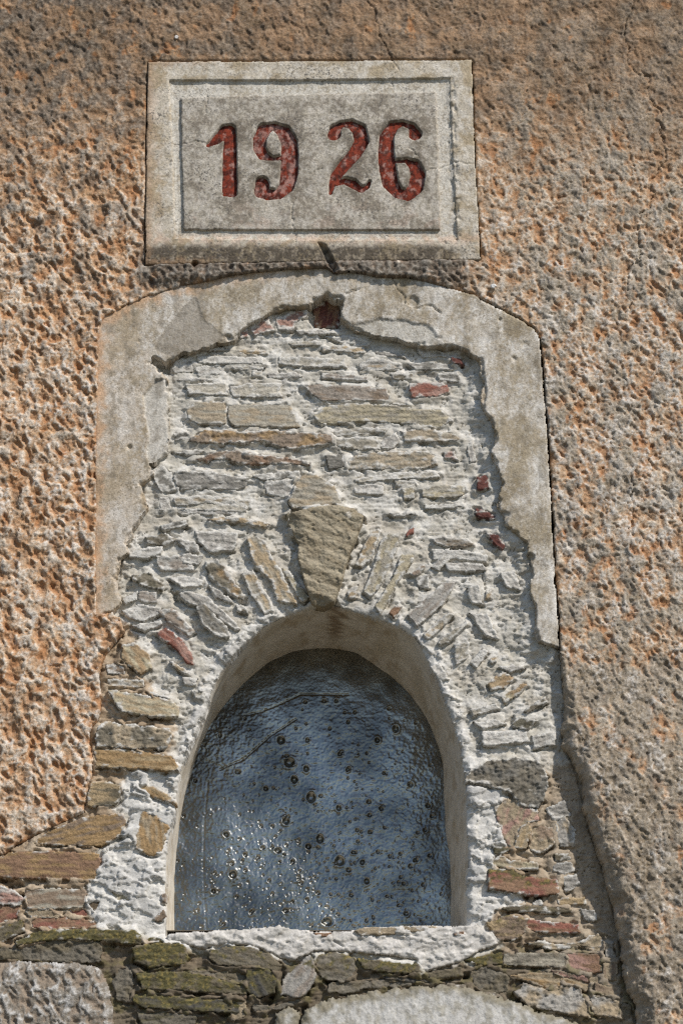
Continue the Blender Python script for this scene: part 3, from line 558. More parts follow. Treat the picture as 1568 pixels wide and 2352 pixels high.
# ------------------------------------------------------------------ the stones themselves, each its own piece
def stone(P, col, h0, rough, smear, name, moss, col2, tilt, base, seed, st_=2.4):
    c = P.mean(0); Q = P - c; ev, evec = np.linalg.eigh(Q.T @ Q); ax = evec[:, 1]; ax = ax if ax[0] > 0 else -ax
    X, Z = grid(P[:, 0].min() - 8, P[:, 0].max() + 8, P[:, 1].min() - 8, P[:, 1].max() + 8, st_)
    u = (X - c[0]) * ax[0] + (Z - c[1]) * ax[1]; v = -(X - c[0]) * ax[1] + (Z - c[1]) * ax[0]
    sd = sdf(X, Z, P); sd = sd + 2.2 * rough * fbm(X / 18, Z / 18, seed, 3) + .8 * perlin(X / 5, Z / 5, seed + 3) + .5
    half = max(np.abs(v).max(), 6)
    rng = np.random.RandomState(seed)
    a = rng.uniform(-.06, .06, 2)
    h = h0 + base + a[0] * u * .5 + (a[1] * 1.5 + tilt) * v
    h += min(rough, 1.1) * 2.0 * fbm(u / 42, v / 9, seed + 5, 4) * (1 if rough < 1.45 else .3) + rough * ((0 if rough < 1.45 else 2.2) * fbm(X / 22, Z / 19, seed + 6, 5, .6) + 1.6 * np.abs(fbm(X / 25, Z / 18, seed + 7, 3)) + 1.0 * fbm(X / 8, Z / 6, seed + 9, 3, .6))
    # broken faces: two or three cleavage planes
    for i in range(3):
        t = rng.uniform(0, 6.28); off = rng.uniform(.35, .9); d = (np.cos(t) * u / max(np.abs(u).max(), 1) + np.sin(t) * v / half) - off
        h -= rough * rng.uniform(3, 9) * np.clip(d + .12 * fbm(X / 30, Z / 30, seed + 20 + i, 2), 0, 2)
    r = 2.6 if rough < .9 else 4.0
    e = np.clip(1 - sd / r, 0, 1); h -= r * .62 * (1 - np.sqrt(np.maximum(1 - e * e, 0)))
    sa = .68 if name == 'brick' else .66; b = rgb(*PAL[col], sat=sa); c2 = rgb(*PAL[col2], sat=sa) if col2 else b * .8
    pal = 1180 > 0 and (PY_of(c) < 1720 and 290 < float(photo(c[0], c[1])[0]) < 1290)
    if pal and name != 'brick': b = b + (rgb(196, 190, 178) - b) * .10; c2 = c2 + (rgb(196, 190, 178) - c2) * .05; smear += .04
    jit = 1 + rng.uniform(-.07, .07)
    cc = mix(b * jit, c2, sst(-.15, .45, fbm(u / 55, v / (14 if rough < 1.45 else 40), seed + 11, 4)))
    cc = cc * (1 + .20 * fbm(X / 7, Z / 5, seed + 13, 3)[..., None]) * (1 + .10 * fbm(u / 70, v / 4, seed + 15, 2)[..., None])
    if moss: 
        mk = sst(.80 - moss, 1.10 - moss, .36 + .6 * fbm(X / 26, Z / 16, seed + 17, 5, .6) + .010 * (Z - c[1]))
        cc = mix(cc, mix(rgb(94, 88, 54), rgb(138, 120, 64), sst(.1, .5, fbm(X / 7, Z / 7, seed + 19, 3))), np.clip(mk, 0, .9))
    low = PY_of(c) > 2180
    mc = rgb(120, 108, 90) if low else rgb(200, 195, 185)
    sm = sst(.66 - smear * .6, .86 - smear * .5, .20 + .42 * fbm(X / 24, Z / 13, seed + 23, 4) + .42 * np.clip(1 - sd / 12, 0, 1) + .25 * smear)
    cc = mix(cc, mc, np.clip(sm, 0, .92)); h = h + 1.1 * sm
    X, Z, h, kp = snap(X, Z, sd, st_, h, -24.)
    return relief(name, X, Z, h, cc, kp, M_BRIK if name == 'brick' else M_STON, WALL)
def PY_of(c): return float(photo(c[0], c[1])[1])
for k, (pp, col, h, rough, smear, nm, moss, col2, tilt, base) in enumerate(STONES):
    stone(STONE_W[k], col, h + (8 if PY_of(STONE_W[k].mean(0)) > 2180 else 0) * 0, rough, smear, nm, moss, col2, tilt, base, 1000 + 37 * k)
# keystone: a big split block with a bevelled foot
P = STONE_W[-1]; X, Z = grid(P[:, 0].min() - 8, P[:, 0].max() + 8, P[:, 1].min() - 8, P[:, 1].max() + 8, 2.0)
sd = sdf(X, Z, P) + 1.6 * fbm(X / 22, Z / 22, 301, 3) + .5; px, py = photo(X, Z, 30)
u = X * .94 - Z * .34; v = X * .34 + Z * .94
h = 36 + .06 * (X - P[:, 0].mean()) + 3.6 * fbm(u / 80, v / 24, 303, 4) + 3.0 * np.abs(fbm(X / 60, Z / 48, 305, 4)) - 2.0 * sst(.0, .06, fbm(u / 90, v / 50, 315, 3)) - 1.6 * sst(.15, .19, fbm(u / 45 + 4, v / 30, 317, 3)) + 1.0 * fbm(X / 7, Z / 5, 307, 3, .6)
h -= .55 * np.clip(-(sdf(X, Z, poly([(600, 1100), (900, 1100), (900, 1220), (810, 1290), (772, 1352), (760, 1368), (718, 1362), (600, 1200)], 30))) - 2, 0, 60)
h -= .9 * np.clip(px - 700 - 0 - (py - 1160) * 0 - 400, 0, 1)
h -= 10 * sst(15, -20, (px - 690) + (1245 - py) * .15) * sst(1275, 1240, py) * sst(1175, 1200, py)
e = np.clip(1 - sd / 5, 0, 1); h -= 3 * (1 - np.sqrt(np.maximum(1 - e * e, 0)))
cc = mix(rgb(162, 149, 124), rgb(146, 132, 107), sst(-.3, .4, fbm(u / 70, v / 22, 309, 5, .6))); cc = cc * (1 + .14 * fbm(X / 6, Z / 5, 311, 3)[..., None])
cc = mix(cc, rgb(190, 182, 168), .8 * sst(9, 5, np.hypot(px - 800, py - 1184) + 3 * fbm(X / 8, Z / 8, 313, 2)))
X, Z, h, kp = snap(X, Z, sd, 2.0, h, -24.)
o = relief('keystone', X, Z, h, cc, kp, M_STON, WALL); o['label'] = 'large buff split keystone at the top of the arch'

# ------------------------------------------------------------------ niche lining, sill, whitewash
def resample(L, n):
    L = np.array(L, float); d = np.r_[0, np.cumsum(np.hypot(*np.diff(L, axis=0).T))]; t = np.linspace(0, d[-1], n)
    return np.stack([np.interp(t, d, L[:, 0]), np.interp(t, d, L[:, 1])], 1)
DEPTH = 300.
def smooth(L, k):
    for _ in range(k): L[1:-1] = .25 * L[:-2] + .5 * L[1:-1] + .25 * L[2:]
    return L
fr = smooth(resample(poly(NF, 2), 220), 6); bk = smooth(resample(poly(NB, -DEPTH), 220), 6); nd = 60
cxz = bk.mean(0); bk = bk + (bk - cxz) * .004
tt = np.linspace(0, 1.2, nd)[:, None, None]; R = fr[None] * (1 - tt) + bk[None] * tt
tt2 = np.linspace(0, 1.2, nd)[:, None] * np.ones((1, 220)); ss = np.linspace(0, 1, 220)[None] * np.ones((nd, 1))
nrm = (R - R.mean(1, keepdims=True)); nrm /= np.linalg.norm(nrm, axis=2, keepdims=True)
R = R + nrm * (2.2 * fbm(ss * 22, tt2 * 4, 401, 3) + 2.0 * np.clip(1 - tt2 * 18, 0, 1) + .8 * perlin(ss * 120, tt2 * 14, 403))[..., None]
HL = -DEPTH * tt2 - 3
idx = np.arange(nd * 220).reshape(nd, 220); Fq = np.stack([idx[:-1, :-1], idx[1:, :-1], idx[1:, 1:], idx[:-1, 1:]], -1).reshape(-1, 4)
cl_ = mix(rgb(206, 198, 184), rgb(192, 181, 162), sst(-.2, .5, fbm(ss * 30, tt2 * 3, 405, 4))); cl_ = mix(cl_, rgb(160, 138, 104), .5 * sst(.25, .6, fbm(ss * 60, tt2 * 3, 407, 4)))
cl_ = mix(cl_, rgb(120, 96, 68), .7 * sst(.012, .003, np.abs(ss - .515 - .012 * fbm(tt2 * 9, ss * 0 + 3, 409, 3))) * sst(.95, .6, tt2))
obj('niche_lining', mesh_from('niche_lining', to_world(R[..., 0], R[..., 1], HL).reshape(-1, 3), Fq, cl_.reshape(-1, 3)), M_LINE, WALL)
fz = fr[0, 1] + 16; bz = float(wall(700, 2176, -DEPTH)[1])
V = to_world(np.array([fr[0, 0] - 20, fr[-1, 0] + 20, bk[-1, 0] + 20, bk[0, 0] - 20]), np.array([fz, fz, fz + 2, fz + 2]), np.array([-8., -8., -DEPTH - 58, -DEPTH - 58]))
obj('niche_floor', mesh_from('niche_floor', V, np.array([[0, 1, 2, 3]]), np.tile(rgb(190, 178, 158), (4, 1)), False), M_LINE, WALL)
s_s = sdf(GXb, GZb, poly(SILL, 16)) + .9 * ENb
hs = 20 + 3.5 * fbm(GXb / 50, GZb / 26, 411, 3) + 2.6 * sst(0, .05, fbm(GXb / 40, GZb / 24, 413, 3)) + 2.2 * sst(.1, .14, fbm(GXb / 30, GZb / 20, 415, 3)) + .7 * cl[:nrow] - 4.5 * np.clip(1 - s_s / 7, 0, 1) ** 2
for L_ in ([(820,2140),(850,2148),(905,2146),(960,2150)], [(862,2150),(868,2164)], [(760,2142),(764,2160),(790,2176)]):
    hs -= 5 * sst(2.4, .4, dline(GXb, GZb, poly(L_, 16)) + perlin(GXb / 8, GZb / 8, 225))
csl = mix(rgb(203, 197, 188), rgb(186, 180, 170), sst(-.2, .4, fbm(GXb / 30, GZb / 22, 417, 3)))
csl = mix(csl, rgb(150, 138, 120), .5 * sst(8, 0, s_s) * sst(2150, 2180, PYb))
X2, Z2, H2, kp = snap(GXb, GZb, s_s, ST_, hs, -20.)
sill = relief('window_sill', X2, Z2, H2, csl, kp & (PYb > 2080), M_MORT, WALL)
def sillstone(s, c, col, seed):
    P = poly(pts(c, s), 24); o = stone(P, col, 23.5, .6, .12, 'sill_stone', 0, None, 0, 0, seed); o.parent = sill
sillstone('716,1022 760,1000 960,996 1200,988 1217,1010 1000,1036 760,1050', 'G', 't', 9001); sillstone('476,1030 582,1028 570,1056 488,1056', 'G', 's', 9002); sillstone('1300,1030 1370,1018 1380,1044 1310,1052', 'G', 's', 9003)
for nm_, W_, hh in (('whitewash_patch', WASH, 36.), ('whitewash_patch', WASH2, 34.)):
    s_w = sdf(GXb, GZb, poly(W_, hh)) + 2.0 * ENb
    hw = hh + 1.6 * fbm(GXb / 24, GZb / 34, 421, 3) + .9 * fbm(GXb / 6, GZb / 9, 423, 3) - 9 * np.clip(1 - s_w / 16, 0, 1) ** 2
    cw = mix(rgb(196, 192, 184), rgb(170, 164, 150), sst(-.1, .5, fbm(GXb / 22, GZb / 26, 425, 4)))
    cw = mix(cw, rgb(122, 112, 88), .85 * sst(34, 4, s_w - 16 * fbm(GXb / 26, GZb / 26, 427, 4)))
    X2, Z2, H2, kp = snap(GXb, GZb, s_w, ST_, hw, -20.)
    relief(nm_, X2, Z2, H2, cw, kp & (PYb > 2200), M_MORT, WALL)

# ------------------------------------------------------------------ solid wall behind it all, open at the niche
def core():
    x0, x1 = float(min(fr[:, 0].min(), bk[:, 0].min())) - 25, float(max(fr[:, 0].max(), bk[:, 0].max())) + 25; z1 = float(max(fr[:, 1].max(), bk[:, 1].max())) + 25; z0 = fz - 20
    V = []; Fs = []
    for (a, b, c, d, hf, hbk) in ((-3200, x0, -3390, 2600, -30, -600), (x1, 3200, -3390, 2600, -30, -600), (x0, x1, z1, 2600, -30, -600), (x0, x1, -3390, z0, -30, -600), (x0, x1, z0, z1, -375, -600)):
        k = len(V); V += [(a, c, hf), (b, c, hf), (b, d, hf), (a, d, hf), (a, c, hbk), (b, c, hbk), (b, d, hbk), (a, d, hbk)]
        Fs += [[k, k + 1, k + 2, k + 3], [k + 4, k + 7, k + 6, k + 5], [k, k + 4, k + 5, k + 1], [k + 1, k + 5, k + 6, k + 2], [k + 2, k + 6, k + 7, k + 3], [k + 3, k + 7, k + 4, k]]
    V = np.array(V, float)
    return mesh_from('masonry_core', to_world(V[:, 0], V[:, 1], V[:, 2]), np.array(Fs), np.tile(rgb(150, 132, 108), (len(V), 1)), False)
obj('masonry_core', core(), M_MORT, WALL)

# ------------------------------------------------------------------ smooth plaster surround of the old arched window
outer_line = dline(GX, GZ, poly(SUR_OUT, 34))
brk = sst(1.0, 0, 0) ; ragged = sst(14, 2, inner_line)
s_su = s_sur + lerp(.7 * edge_n, 5.0 * fbm(GX / 30, GZ / 30, 431, 3) + 2.2 * np.abs(perlin(GX / 8, GZ / 8, 433)) - 1, sst(30, 5, inner_line))
lev = lerp(28, 33, sst(300, 1200, PX)) + 3 * fbm(GX / 200, GZ / 200, 441, 2)
hsu = lev + 1.0 * fbm(GX / 40, GZ / 60, 443, 4) + .45 * fbm(GX / 9, GZ / 9, 445, 3) - 2.0 * np.clip(1 - s_su / 5, 0, 1) ** 2 * sst(6, 14, inner_line)
chip = sst(8, 3, inner_line + 14 * fbm(GX / 50, GZ / 50, 447, 3) + 3); hsu -= chip * (5 + 6 * np.abs(fbm(GX / 18, GZ / 18, 449, 3)))
FL = poly(pts('B', '392,512 500,560 560,540 690,508 820,432 740,370 700,330 640,200 560,260 480,360 420,450'), 34)
FR = poly(pts('C', '112,330 190,380 320,420 450,450 640,490 702,440 640,360 470,325 330,318 200,352'), 40)
sfl, sfr = sdf(GX, GZ, FL) + edge_n, sdf(GX, GZ, FR) + edge_n
hsu -= 1.8 * sst(-1, 2, sfl) + 4.5 * sst(-3, 6, sfr)
STRIP = sdf(GX, GZ, poly(pts('B', '400,690 470,680 488,760 490,960 486,1130 440,1185 365,1190 345,1110 370,1040 335,900 335,790'), 30)) + edge_n
hsu -= 7 * sst(-1, 2, STRIP)
for (a, b, r_, d_) in ((949, 690, 13, 6), (1180, 822, 6, 4), (1205, 790, 9, 2), (372, 840, 13, 14), (1147, 733, 5, 6), (296, 1023, 4, 6), (320, 780, 4, 4), (1010, 775, 5, 3)):
    hx, hz = wall(a, b, 36); hsu -= d_ * sst(r_ + 2, r_ - 3, np.hypot(GX - hx, GZ - hz) + edge_n)
for L_ in CRACKS: hsu -= 5 * sst(2.0, .4, dline(CWX, CWZ, poly(L_, 36)) + .9 * perlin(GX / 7, GZ / 7, 141))
hsu -= 17 * sst(-1, 5, s_no)
n1 = fbm(GX / 90, GZ / 110, 451, 4); n2 = fbm(GX / 26, GZ / 30, 453, 4); n3 = fbm(GX / 6, GZ / 6, 455, 3); n5 = fbm(GX / 16, GZ / 70, 459, 3)
csu = mix(rgb(186, 177, 163), rgb(206, 201, 193), sst(-.2, .4, n2 + .5 * n5 + .3 * n3)); csu = mix(csu, rgb(160, 146, 122), .75 * sst(.0, .5, n1 + .45 * n2 + .2 * n3)); csu = mix(csu, rgb(134, 116, 88), .55 * sst(.15, .6, fbm(GX / 60, GZ / 80, 457, 4) + .35 * n3))
csu = mix(csu, rgb(206, 170, 138), .6 * sst(40, 4, outer_line + 16 * n2) * sst(900, 500, PX)); csu = mix(csu, rgb(146, 134, 114), .45 * sst(60, 20, np.hypot((PX - 760) * .5, PY - 640)))
csu = mix(csu, rgb(160, 151, 138), .85 * sst(-2, 3, sfl)); csu = mix(csu, rgb(186, 180, 168), .85 * sst(-2, 5, sfr)); csu = mix(csu, rgb(186, 180, 170), .9 * sst(-2, 3, STRIP)); csu = mix(csu, rgb(164, 142, 112), .7 * chip * sst(.0, .3, n2 + .2))
n6 = fbm(GX / 9, GZ / 12, 461, 4, .65); csu = mix(csu, rgb(150, 134, 106), .45 * sst(.02, .35, n6 + .55 * n1)); csu = mix(csu, rgb(208, 203, 195), .35 * sst(.05, .4, -n6 - .5 * n1 + .3 * n5)); csu = mix(csu, rgb(188, 166, 142), .30 * sst(440, 230, PX + 60 * n2)); csu = mix(csu, rgb(154, 146, 134), .75 * sst(-2, 3, sfl)); csu = mix(csu, rgb(190, 186, 177), .7 * sst(-2, 5, sfr)); csu = mix(csu, rgb(190, 186, 178), .7 * sst(-2, 3, STRIP)); csu = mix(csu, rgb(190, 146, 106), .60 * sst(26, 2, outer_line + 22 * n2) * sst(700, 300, PX)); csu = mix(csu, rgb(120, 110, 94), .50 * sst(.12, .5, fbm(GX / 34, GZ / 46, 463, 5, .6))); csu = csu * np.array([1., .985, .955], np.float32) * (1 + .13 * n3[..., None])
X2, Z2, H2, kp = snap(GX, GZ, s_su, ST_, hsu, -22.)
o = relief('plaster_surround', X2, Z2, H2, csu, kp, M_PLAS)
o['label'] = 'smooth weathered plaster surround with a broken inner edge, arched over the blocked window'; o['category'] = 'surround'

# ------------------------------------------------------------------ date plaque
PLAQ = thing('date_plaque', 'moulded plaster plaque with sunken red numerals 1926 above the arch', 'plaque')
QX, QZ = grid(-470, 340, 560, 1130, 2.0); qx, qy = photo(QX, QZ, 38)
REC = poly(pts('A', '200,196 700,196 1275,188 1283,400 1303,806 800,808 224,802 214,500'), 38); PAN = poly(pts('A', '245,262 700,250 1222,240 1232,500 1240,770 700,770 256,768 248,500'), 38)
s_o = sdf(QX, QZ, poly(PLQ, 38)); s_r = sdf(QX, QZ, REC); s_p = sdf(QX, QZ, PAN)
qn = 1.5 * fbm(QX / 30, QZ / 30, 461, 3) + .7 * perlin(QX / 5, QZ / 5, 463)
STROKES = {'1': ['350,444,10 380,425,18 415,390,24 432,385,22', '436,382,18 432,460,25 432,540,26 432,616,27', '415,632,12 450,632,12'],
  '9': ['640,392,26 600,371,16 562,385,25 546,420,24 546,455,23 560,484,19 598,497,10 640,490,12', '640,392,26 660,432,29 662,490,31 660,545,32 650,600,28 620,632,20 578,632,24 552,618,26', '556,590,25 556,622,28'],
  '2': ['832,402,25 834,384,20 860,364,14 898,364,18 928,386,26 936,430,27 912,474,25 872,520,23 838,562,20 824,596,14 818,628,8', '836,590,14 872,580,15 905,592,18 935,614,15 958,604,11 968,584,6'],
  '6': ['1142,402,24 1130,374,15 1095,360,12 1056,372,20 1032,412,26 1030,470,29 1036,530,31 1046,588,29 1076,628,21 1114,636,22 1144,606,27 1152,556,27 1140,522,22 1110,503,11 1070,506,9']}
def stroke_sdf(X, Z, lst):
    best = np.full(X.shape, -1e3, np.float32)
    for s in lst:
        v = [tuple(float(a) for a in t.split(',')) for t in s.split()]; W = poly([(CROP['A'][0] + CROP['A'][2] * a, CROP['A'][1] + CROP['A'][2] * b) for a, b, _ in v], 36); R_ = [r * .5993 * (1.12 if r > 16 else 1.0) for _, _, r in v]
        for i in range(len(v) - 1):
            ax, az = W[i]; ex, ez = W[i + 1] - W[i]; t = np.clip(((X - ax) * ex + (Z - az) * ez) / (ex * ex + ez * ez), 0, 1)
            best = np.maximum(best, R_[i] + (R_[i + 1] - R_[i]) * t - np.hypot(X - ax - ex * t, Z - az - ez * t))
    return best
digit = {k: stroke_sdf(QX, QZ, v) + .55 * qn for k, v in STROKES.items()}
s_dig = np.max(np.stack(list(digit.values())), 0)
def plaster_noise(seed): return .8 * fbm(QX / 26, QZ / 30, seed, 4) + .40 * fbm(QX / 6, QZ / 6, seed + 3, 3)
m1 = fbm(QX / 70, QZ / 55, 471, 4); m2 = fbm(QX / 20, QZ / 24, 473, 4); m3 = fbm(QX / 5, QZ / 5, 475, 3)
crk = np.zeros(QX.shape, np.float32)
for L_ in CRACKS: crk += sst(1.9, .3, dline(QX + 6 * fbm(QX / 26, QZ / 26, 145, 3), QZ + 4 * fbm(QX / 26, QZ / 26, 147, 3), poly(L_, 38)) + .8 * perlin(QX / 7, QZ / 7, 141))
# frame (outer border and the sunk channel)
hf_ = 40 + plaster_noise(481) - 2.5 * np.clip(1 - (s_o + qn) / 4, 0, 1) ** 2
ch = s_r + .8 * qn; hf_ -= 8.0 * sst(-1.6, 1.6, ch) ; hf_ += 2.0 * sst(9, 2, ch) * sst(0, 3, ch)
brkR = sst(14, 4, np.abs(s_r) + 6 * fbm(QX / 26, QZ / 26, 483, 2)) * sst(1000, 1030, qx); hf_ -= 3.5 * brkR * sst(.0, .3, fbm(QX / 22, QZ / 30, 485, 3))
hf_ -= 3 * crk + 17 * sst(-1, 5, sdf(QX, QZ, notch) + .5 * qn)
hx, hz = wall(447, 606, 38); hf_ -= 26 * sst(9, 5, np.hypot(QX - hx, QZ - hz))
fadeb = sst(560, 590, qy); hf_ -= fadeb * 2.5 * np.abs(fbm(QX / 9, QZ / 9, 487, 3))
cf = mix(rgb(196, 186, 170), rgb(208, 201, 190), sst(-.2, .4, m2)); cf = mix(cf, rgb(168, 148, 116), .7 * sst(.05, .5, m1 + .4 * m2)); cf = mix(cf, rgb(200, 168, 138), .5 * sst(390, 345, qx) * sst(-.3, .3, m2))
cf = mix(cf, rgb(206, 202, 194), .7 * sst(0, 3, ch)); cf = mix(cf, rgb(198, 164, 138), .55 * sst(530, 545, qy) * sst(575, 550, qy) * sst(-.2, .4, m2 + .2))
cf = mix(cf, mix(rgb(84, 75, 64), rgb(140, 128, 112), sst(.0, .6, m2 + .4 * m3)), .95 * sst(556, 572, qy + 9 * m2 - 10 * sst(1000, 1080, qx)) * (1 - .8 * sst(1020, 1075, qx + 10 * m2))); m6 = fbm(QX / 10, QZ / 12, 499, 4, .6); cf = mix(cf, rgb(156, 140, 112), .45 * sst(.12, .35, m6 + .5 * m1)); cf = cf * np.array([.94, .92, .875], np.float32) * (1 + .12 * m3[..., None]); cf = mix(cf, rgb(160, 124, 90), .55 * sst(22, 2, s_o + 12 * m2) * sst(560, 380, qx))
X2, Z2, H2, kp = snap(QX, QZ, s_o + .7 * qn, 2.0, hf_, -10.); kp &= ~(s_p > 6)
relief('plaque_frame', X2, Z2, H2, cf, kp, M_PLAQ, PLAQ)
# raised panel with the numerals cut into it
hp = 39.5 + plaster_noise(491) - 2.4 * np.clip(1 - (s_p + qn) / 4, 0, 1) ** 2 - 3 * crk
hp = hp - 16 * sst(-1.0, 1.6, s_dig)
cp_ = mix(rgb(176, 168, 154), rgb(192, 185, 174), sst(-.2, .4, m2)); cp_ = mix(cp_, rgb(146, 135, 120), .55 * sst(-.05, .6, m1 + .35 * m2)); cp_ = mix(cp_, rgb(186, 158, 140), .4 * sst(.1, .5, fbm(QX / 44, QZ / 40, 493, 3)) * sst(430, 520, qy))
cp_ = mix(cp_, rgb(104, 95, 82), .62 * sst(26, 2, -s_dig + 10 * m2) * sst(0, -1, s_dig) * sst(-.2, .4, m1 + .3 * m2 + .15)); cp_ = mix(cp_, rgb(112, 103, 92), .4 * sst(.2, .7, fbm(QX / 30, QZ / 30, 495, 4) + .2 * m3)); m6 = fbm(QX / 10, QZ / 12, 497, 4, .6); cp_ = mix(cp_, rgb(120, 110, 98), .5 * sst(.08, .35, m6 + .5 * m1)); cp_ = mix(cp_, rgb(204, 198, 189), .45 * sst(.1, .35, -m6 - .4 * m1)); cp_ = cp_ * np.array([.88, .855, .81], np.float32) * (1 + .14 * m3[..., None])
X2, Z2, H2, kp = snap(QX, QZ, s_p + .6 * qn, 2.0, hp, 20.)
relief('plaque_panel', X2, Z2, H2, cp_, kp, M_PLAQ, PLAQ)
for ch_, sd in digit.items():
    s_d = sd + 1.6; rise = np.clip(sd / 12, 0, 1)
    hd = 27.5 + 3.6 * np.sqrt(rise) + .8 * fbm(QX / 9, QZ / 12, 501 + ord(ch_), 3)
    wear = fbm(QX / 14, QZ / 20, 503 + ord(ch_), 4) + .3 * m3 + {'1': -.12, '9': .34, '2': -.02, '6': .02}[ch_]
    cdg = mix(rgb(128, 58, 42, 1), rgb(88, 40, 31, 1), sst(-.2, .5, fbm(QX / 20, QZ / 20, 505, 3))); cdg = mix(cdg, rgb(178, 140, 128), .60 * sst(.14, .55, wear)); cdg = mix(cdg, rgb(70, 42, 34), .75 * sst(.05, .5, fbm(QX / 11, QZ / 11, 507 + ord(ch_), 3)))
    X2, Z2, H2, kp = snap(QX, QZ, s_d, 2.0, hd, 20.)
    o = relief('numeral', X2, Z2, H2, cdg, kp, M_PAINT, PLAQ); o['label'] = 'sunken numeral %s in worn red paint' % ch_

# ------------------------------------------------------------------ glossy blistered panel that closes the niche
NX, NZ = grid(float(bk[:, 0].min()) - 22, float(bk[:, 0].max()) + 22, fz - 4, float(bk[:, 1].max()) + 22, 2.0); nx_, ny_ = photo(NX, NZ, -DEPTH)
calm = lerp(.10, 1, sst(1510, 1720, ny_ + .35 * np.clip(760 - nx_, -400, 0))) * lerp(.45, 1, sst(1030, 960, nx_))
ca, cb_, ci = worley(NX / 9 + .5 * fbm(NX / 14, NZ / 14, 607, 2), NZ / 8, 609)
hp = 1.6 * fbm(NX / 110, NZ / 110, 601, 3) + calm * (.75 * fbm(NX / 22, NZ / 20, 603, 2, .6) + .62 * fbm(NX / 6.2, NZ / 5.6, 605, 2) + .85 * sst(.55, .1, ca) * (ci - .40))
rng = np.random.RandomState(5); cr = []
for t in '575,730,25 597,808,20 672,888,28 650,758,17 537,630,20 655,628,13 1050,573,19 968,625,15 560,995,20 800,1175,24 712,1075,24 840,755,11 325,1240,21 1195,920,13 1115,825,13 930,905,12 985,935,12 345,775,13 470,850,13 295,1060,15 525,1130,15 920,1265,17 1085,1275,10 1115,1195,12 1095,1410,12 745,1450,22 405,1410,13 560,1400,13 800,690,12 730,450,11 755,575,9 645,455,9 920,685,9 795,935,15 660,1110,15 860,1135,11 590,1180,14 840,1215,12 900,1180,14 1070,1140,10 500,1020,11 450,1020,10 380,1150,12 240,1315,14 655,1350,12 320,1190,13'.split():
    a, b, r = [float(v) for v in t.split(',')]; x, z = wall(369.2 + .5137 * a, 1376 + .5137 * b, -DEPTH); cr.append((float(x), float(z), r * .5137 * 1.02))
for i in range(1100):
    a = rng.normal(720, 300); b = 1480 - abs(rng.normal(0, 430)); r = rng.choice([3, 4, 5, 6, 8, 10], p=[.22, .25, .22, .17, .09, .05])
    if 80 < a < 1280 and b > 330: x, z = wall(369.2 + .5137 * a, 1376 + .5137 * b, -DEPTH); cr.append((float(x), float(z), r * .5137 * 1.1))
x0, z0 = NX[0, 0], NZ[0, 0]
for (x, z, r) in cr:
    R_ = r * 1.9 + 4; i0, i1 = int((z - R_ - z0) / 2), int((z + R_ - z0) / 2) + 2; j0, j1 = int((x - R_ - x0) / 2), int((x + R_ - x0) / 2) + 2
    sl = (slice(max(i0, 0), max(i1, 0)), slice(max(j0, 0), max(j1, 0)))
    if NX[sl].size == 0: continue
    el = rng.uniform(.75, 1.3); d = np.hypot((NX[sl] - x) * el, NZ[sl] - z) / max(r, 2.2)
    hp[sl] += min(r, 9) * (.16 * np.exp(-((d - 1.1) / .34) ** 2) - .72 * sst(1.0, .25, d))
for L_, dd in (([(560, 1643), (600, 1634), (640, 1616), (690, 1592), (800, 1591)], 1.2), ([(505, 1770), (560, 1745), (620, 1690), (680, 1650)], 1.6), ([(478, 1800), (470, 1900), (468, 2000), (476, 2140)], 1.0)):
    hp += -dd * sst(3.5, .5, dline(NX, NZ, poly(L_, -DEPTH)) + perlin(NX / 9, NZ / 9, 611)) 
m = bpy.data.materials.new('glossy_tarred_panel'); m.use_nodes = True; t = m.node_tree; N = t.nodes; L = t.links; p = N['Principled BSDF']
tc = N.new('ShaderNodeTexCoord'); n = N.new('ShaderNodeTexNoise'); n.inputs['Scale'].default_value = 9; n.inputs['Detail'].default_value = 5; L.new(tc.outputs['Object'], n.inputs['Vector'])
k = N.new('ShaderNodeValToRGB'); k.color_ramp.elements[0].position = .35; k.color_ramp.elements[0].color = (.14, .138, .126, 1); k.color_ramp.elements[1].position = .68; k.color_ramp.elements[1].color = (.33, .328, .30, 1)
L.new(n.outputs['Fac'], k.inputs[0]); L.new(k.outputs[0], p.inputs['Base Color'])
p.inputs['Roughness'].default_value = .24; p.inputs['Metallic'].default_value = 1.0
n2_ = N.new('ShaderNodeTexNoise'); n2_.inputs['Scale'].default_value = 190; n2_.inputs['Detail'].default_value = 4; n2_.inputs['Roughness'].default_value = .6; L.new(tc.outputs['Object'], n2_.inputs['Vector'])
bp = N.new('ShaderNodeBump'); bp.inputs['Strength'].default_value = .25; bp.inputs['Distance'].default_value = .002; L.new(n2_.outputs['Fac'], bp.inputs['Height']); L.new(bp.outputs[0], p.inputs['Normal'])
hp = hp - .075 * (NZ - float(bk[:, 1].mean())) - .055 * (NX - float(bk[:, 0].mean()))       # the sheet leans back and turns a little to the right
o = relief('niche_panel', NX, NZ, -DEPTH + hp, np.ones(NX.shape + (3,), np.float32) * .05, np.ones(NX.shape, bool), m)
o['label'] = 'glossy blue-black blistered panel filling the arched niche'; o['category'] = 'panel'

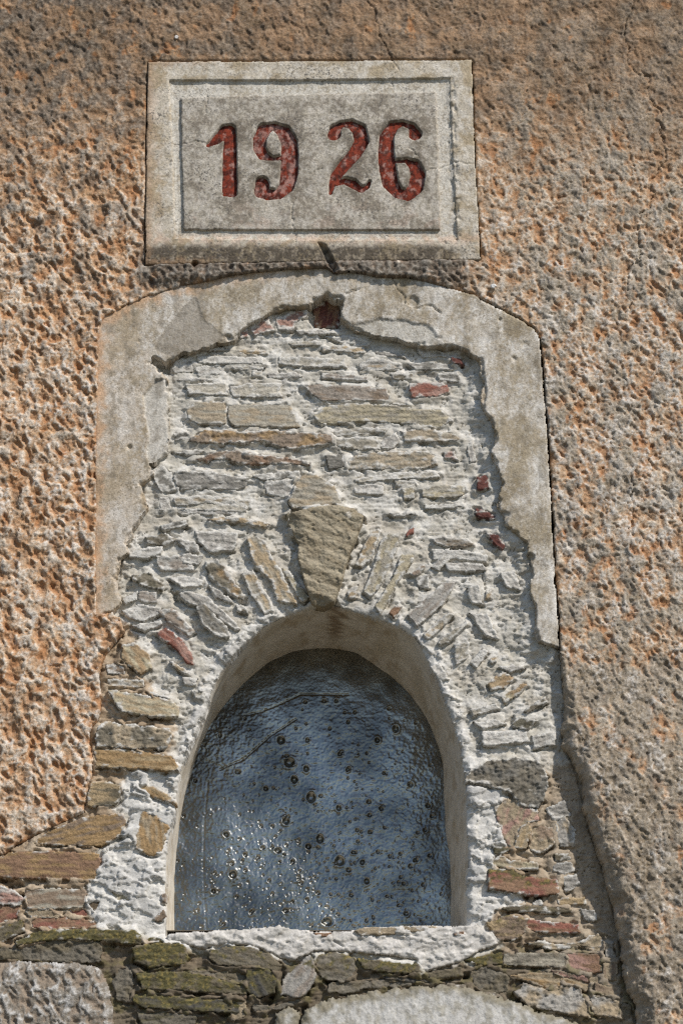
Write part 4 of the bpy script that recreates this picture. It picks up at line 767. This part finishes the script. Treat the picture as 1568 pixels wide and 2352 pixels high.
# ------------------------------------------------------------------ snails on the render
def snail(px, py, h, size, col, label):
    x, z = wall(px, py, h); V = []; n = 40; k = 10; turns = 2.4
    for i in range(n):
        f = i / (n - 1); a = f * turns * 2 * math.pi; r = size * (1 - f) ** 1.15 * .55; tr = size * (.46 * (1 - f) + .05)
        cx, cz, cy = r * math.cos(a), r * math.sin(a), size * .35 * f
        for j in range(k):
            b = j / k * 2 * math.pi
            V.append((x + cx + math.cos(b) * tr * math.cos(a), z + cz + math.cos(b) * tr * math.sin(a), h + size * .3 + cy + math.sin(b) * tr))
    Fs = [[i * k + j, i * k + (j + 1) % k, (i + 1) * k + (j + 1) % k, (i + 1) * k + j] for i in range(n - 1) for j in range(k)]
    V = np.array(V); o = obj('snail_shell', mesh_from('snail_shell', to_world(V[:, 0], V[:, 1], V[:, 2]), np.array(Fs), np.tile(rgb(*col), (len(V), 1))), M_LINE)
    o['label'] = label; o['category'] = 'snail'; o['group'] = 'snail shells on the render'
snail(406, 87, 33, 6.5, (214, 208, 200), 'tiny white snail shell on brown render above the plaque, upper left')
snail(1132, 659, 38, 7.5, (206, 204, 200), 'pale coiled snail shell on the render right of the arch shoulder')
snail(325, 373, 32, 5.5, (186, 116, 52), 'small amber snail shell on the render just left of the plaque')

# ------------------------------------------------------------------ ground
gm = bpy.data.materials.new('dry_earth'); gm.use_nodes = True; t = gm.node_tree; N = t.nodes; L = t.links
tc = N.new('ShaderNodeTexCoord'); n = N.new('ShaderNodeTexNoise'); n.inputs['Scale'].default_value = 3; n.inputs['Detail'].default_value = 8; L.new(tc.outputs['Object'], n.inputs['Vector'])
k = N.new('ShaderNodeValToRGB'); k.color_ramp.elements[0].color = (.06, .055, .035, 1); k.color_ramp.elements[1].color = (.13, .11, .075, 1); L.new(n.outputs['Fac'], k.inputs[0]); L.new(k.outputs[0], N['Principled BSDF'].inputs['Base Color'])
N['Principled BSDF'].inputs['Roughness'].default_value = .95
g = obj('ground', mesh_from('ground', np.array([(-600, -600, 0), (600, -600, 0), (600, 600, 0), (-600, 600, 0)], float), np.array([[0, 1, 2, 3]]), None, False), gm)
g['kind'] = 'structure'; g['label'] = 'bare earth ground in front of the wall'
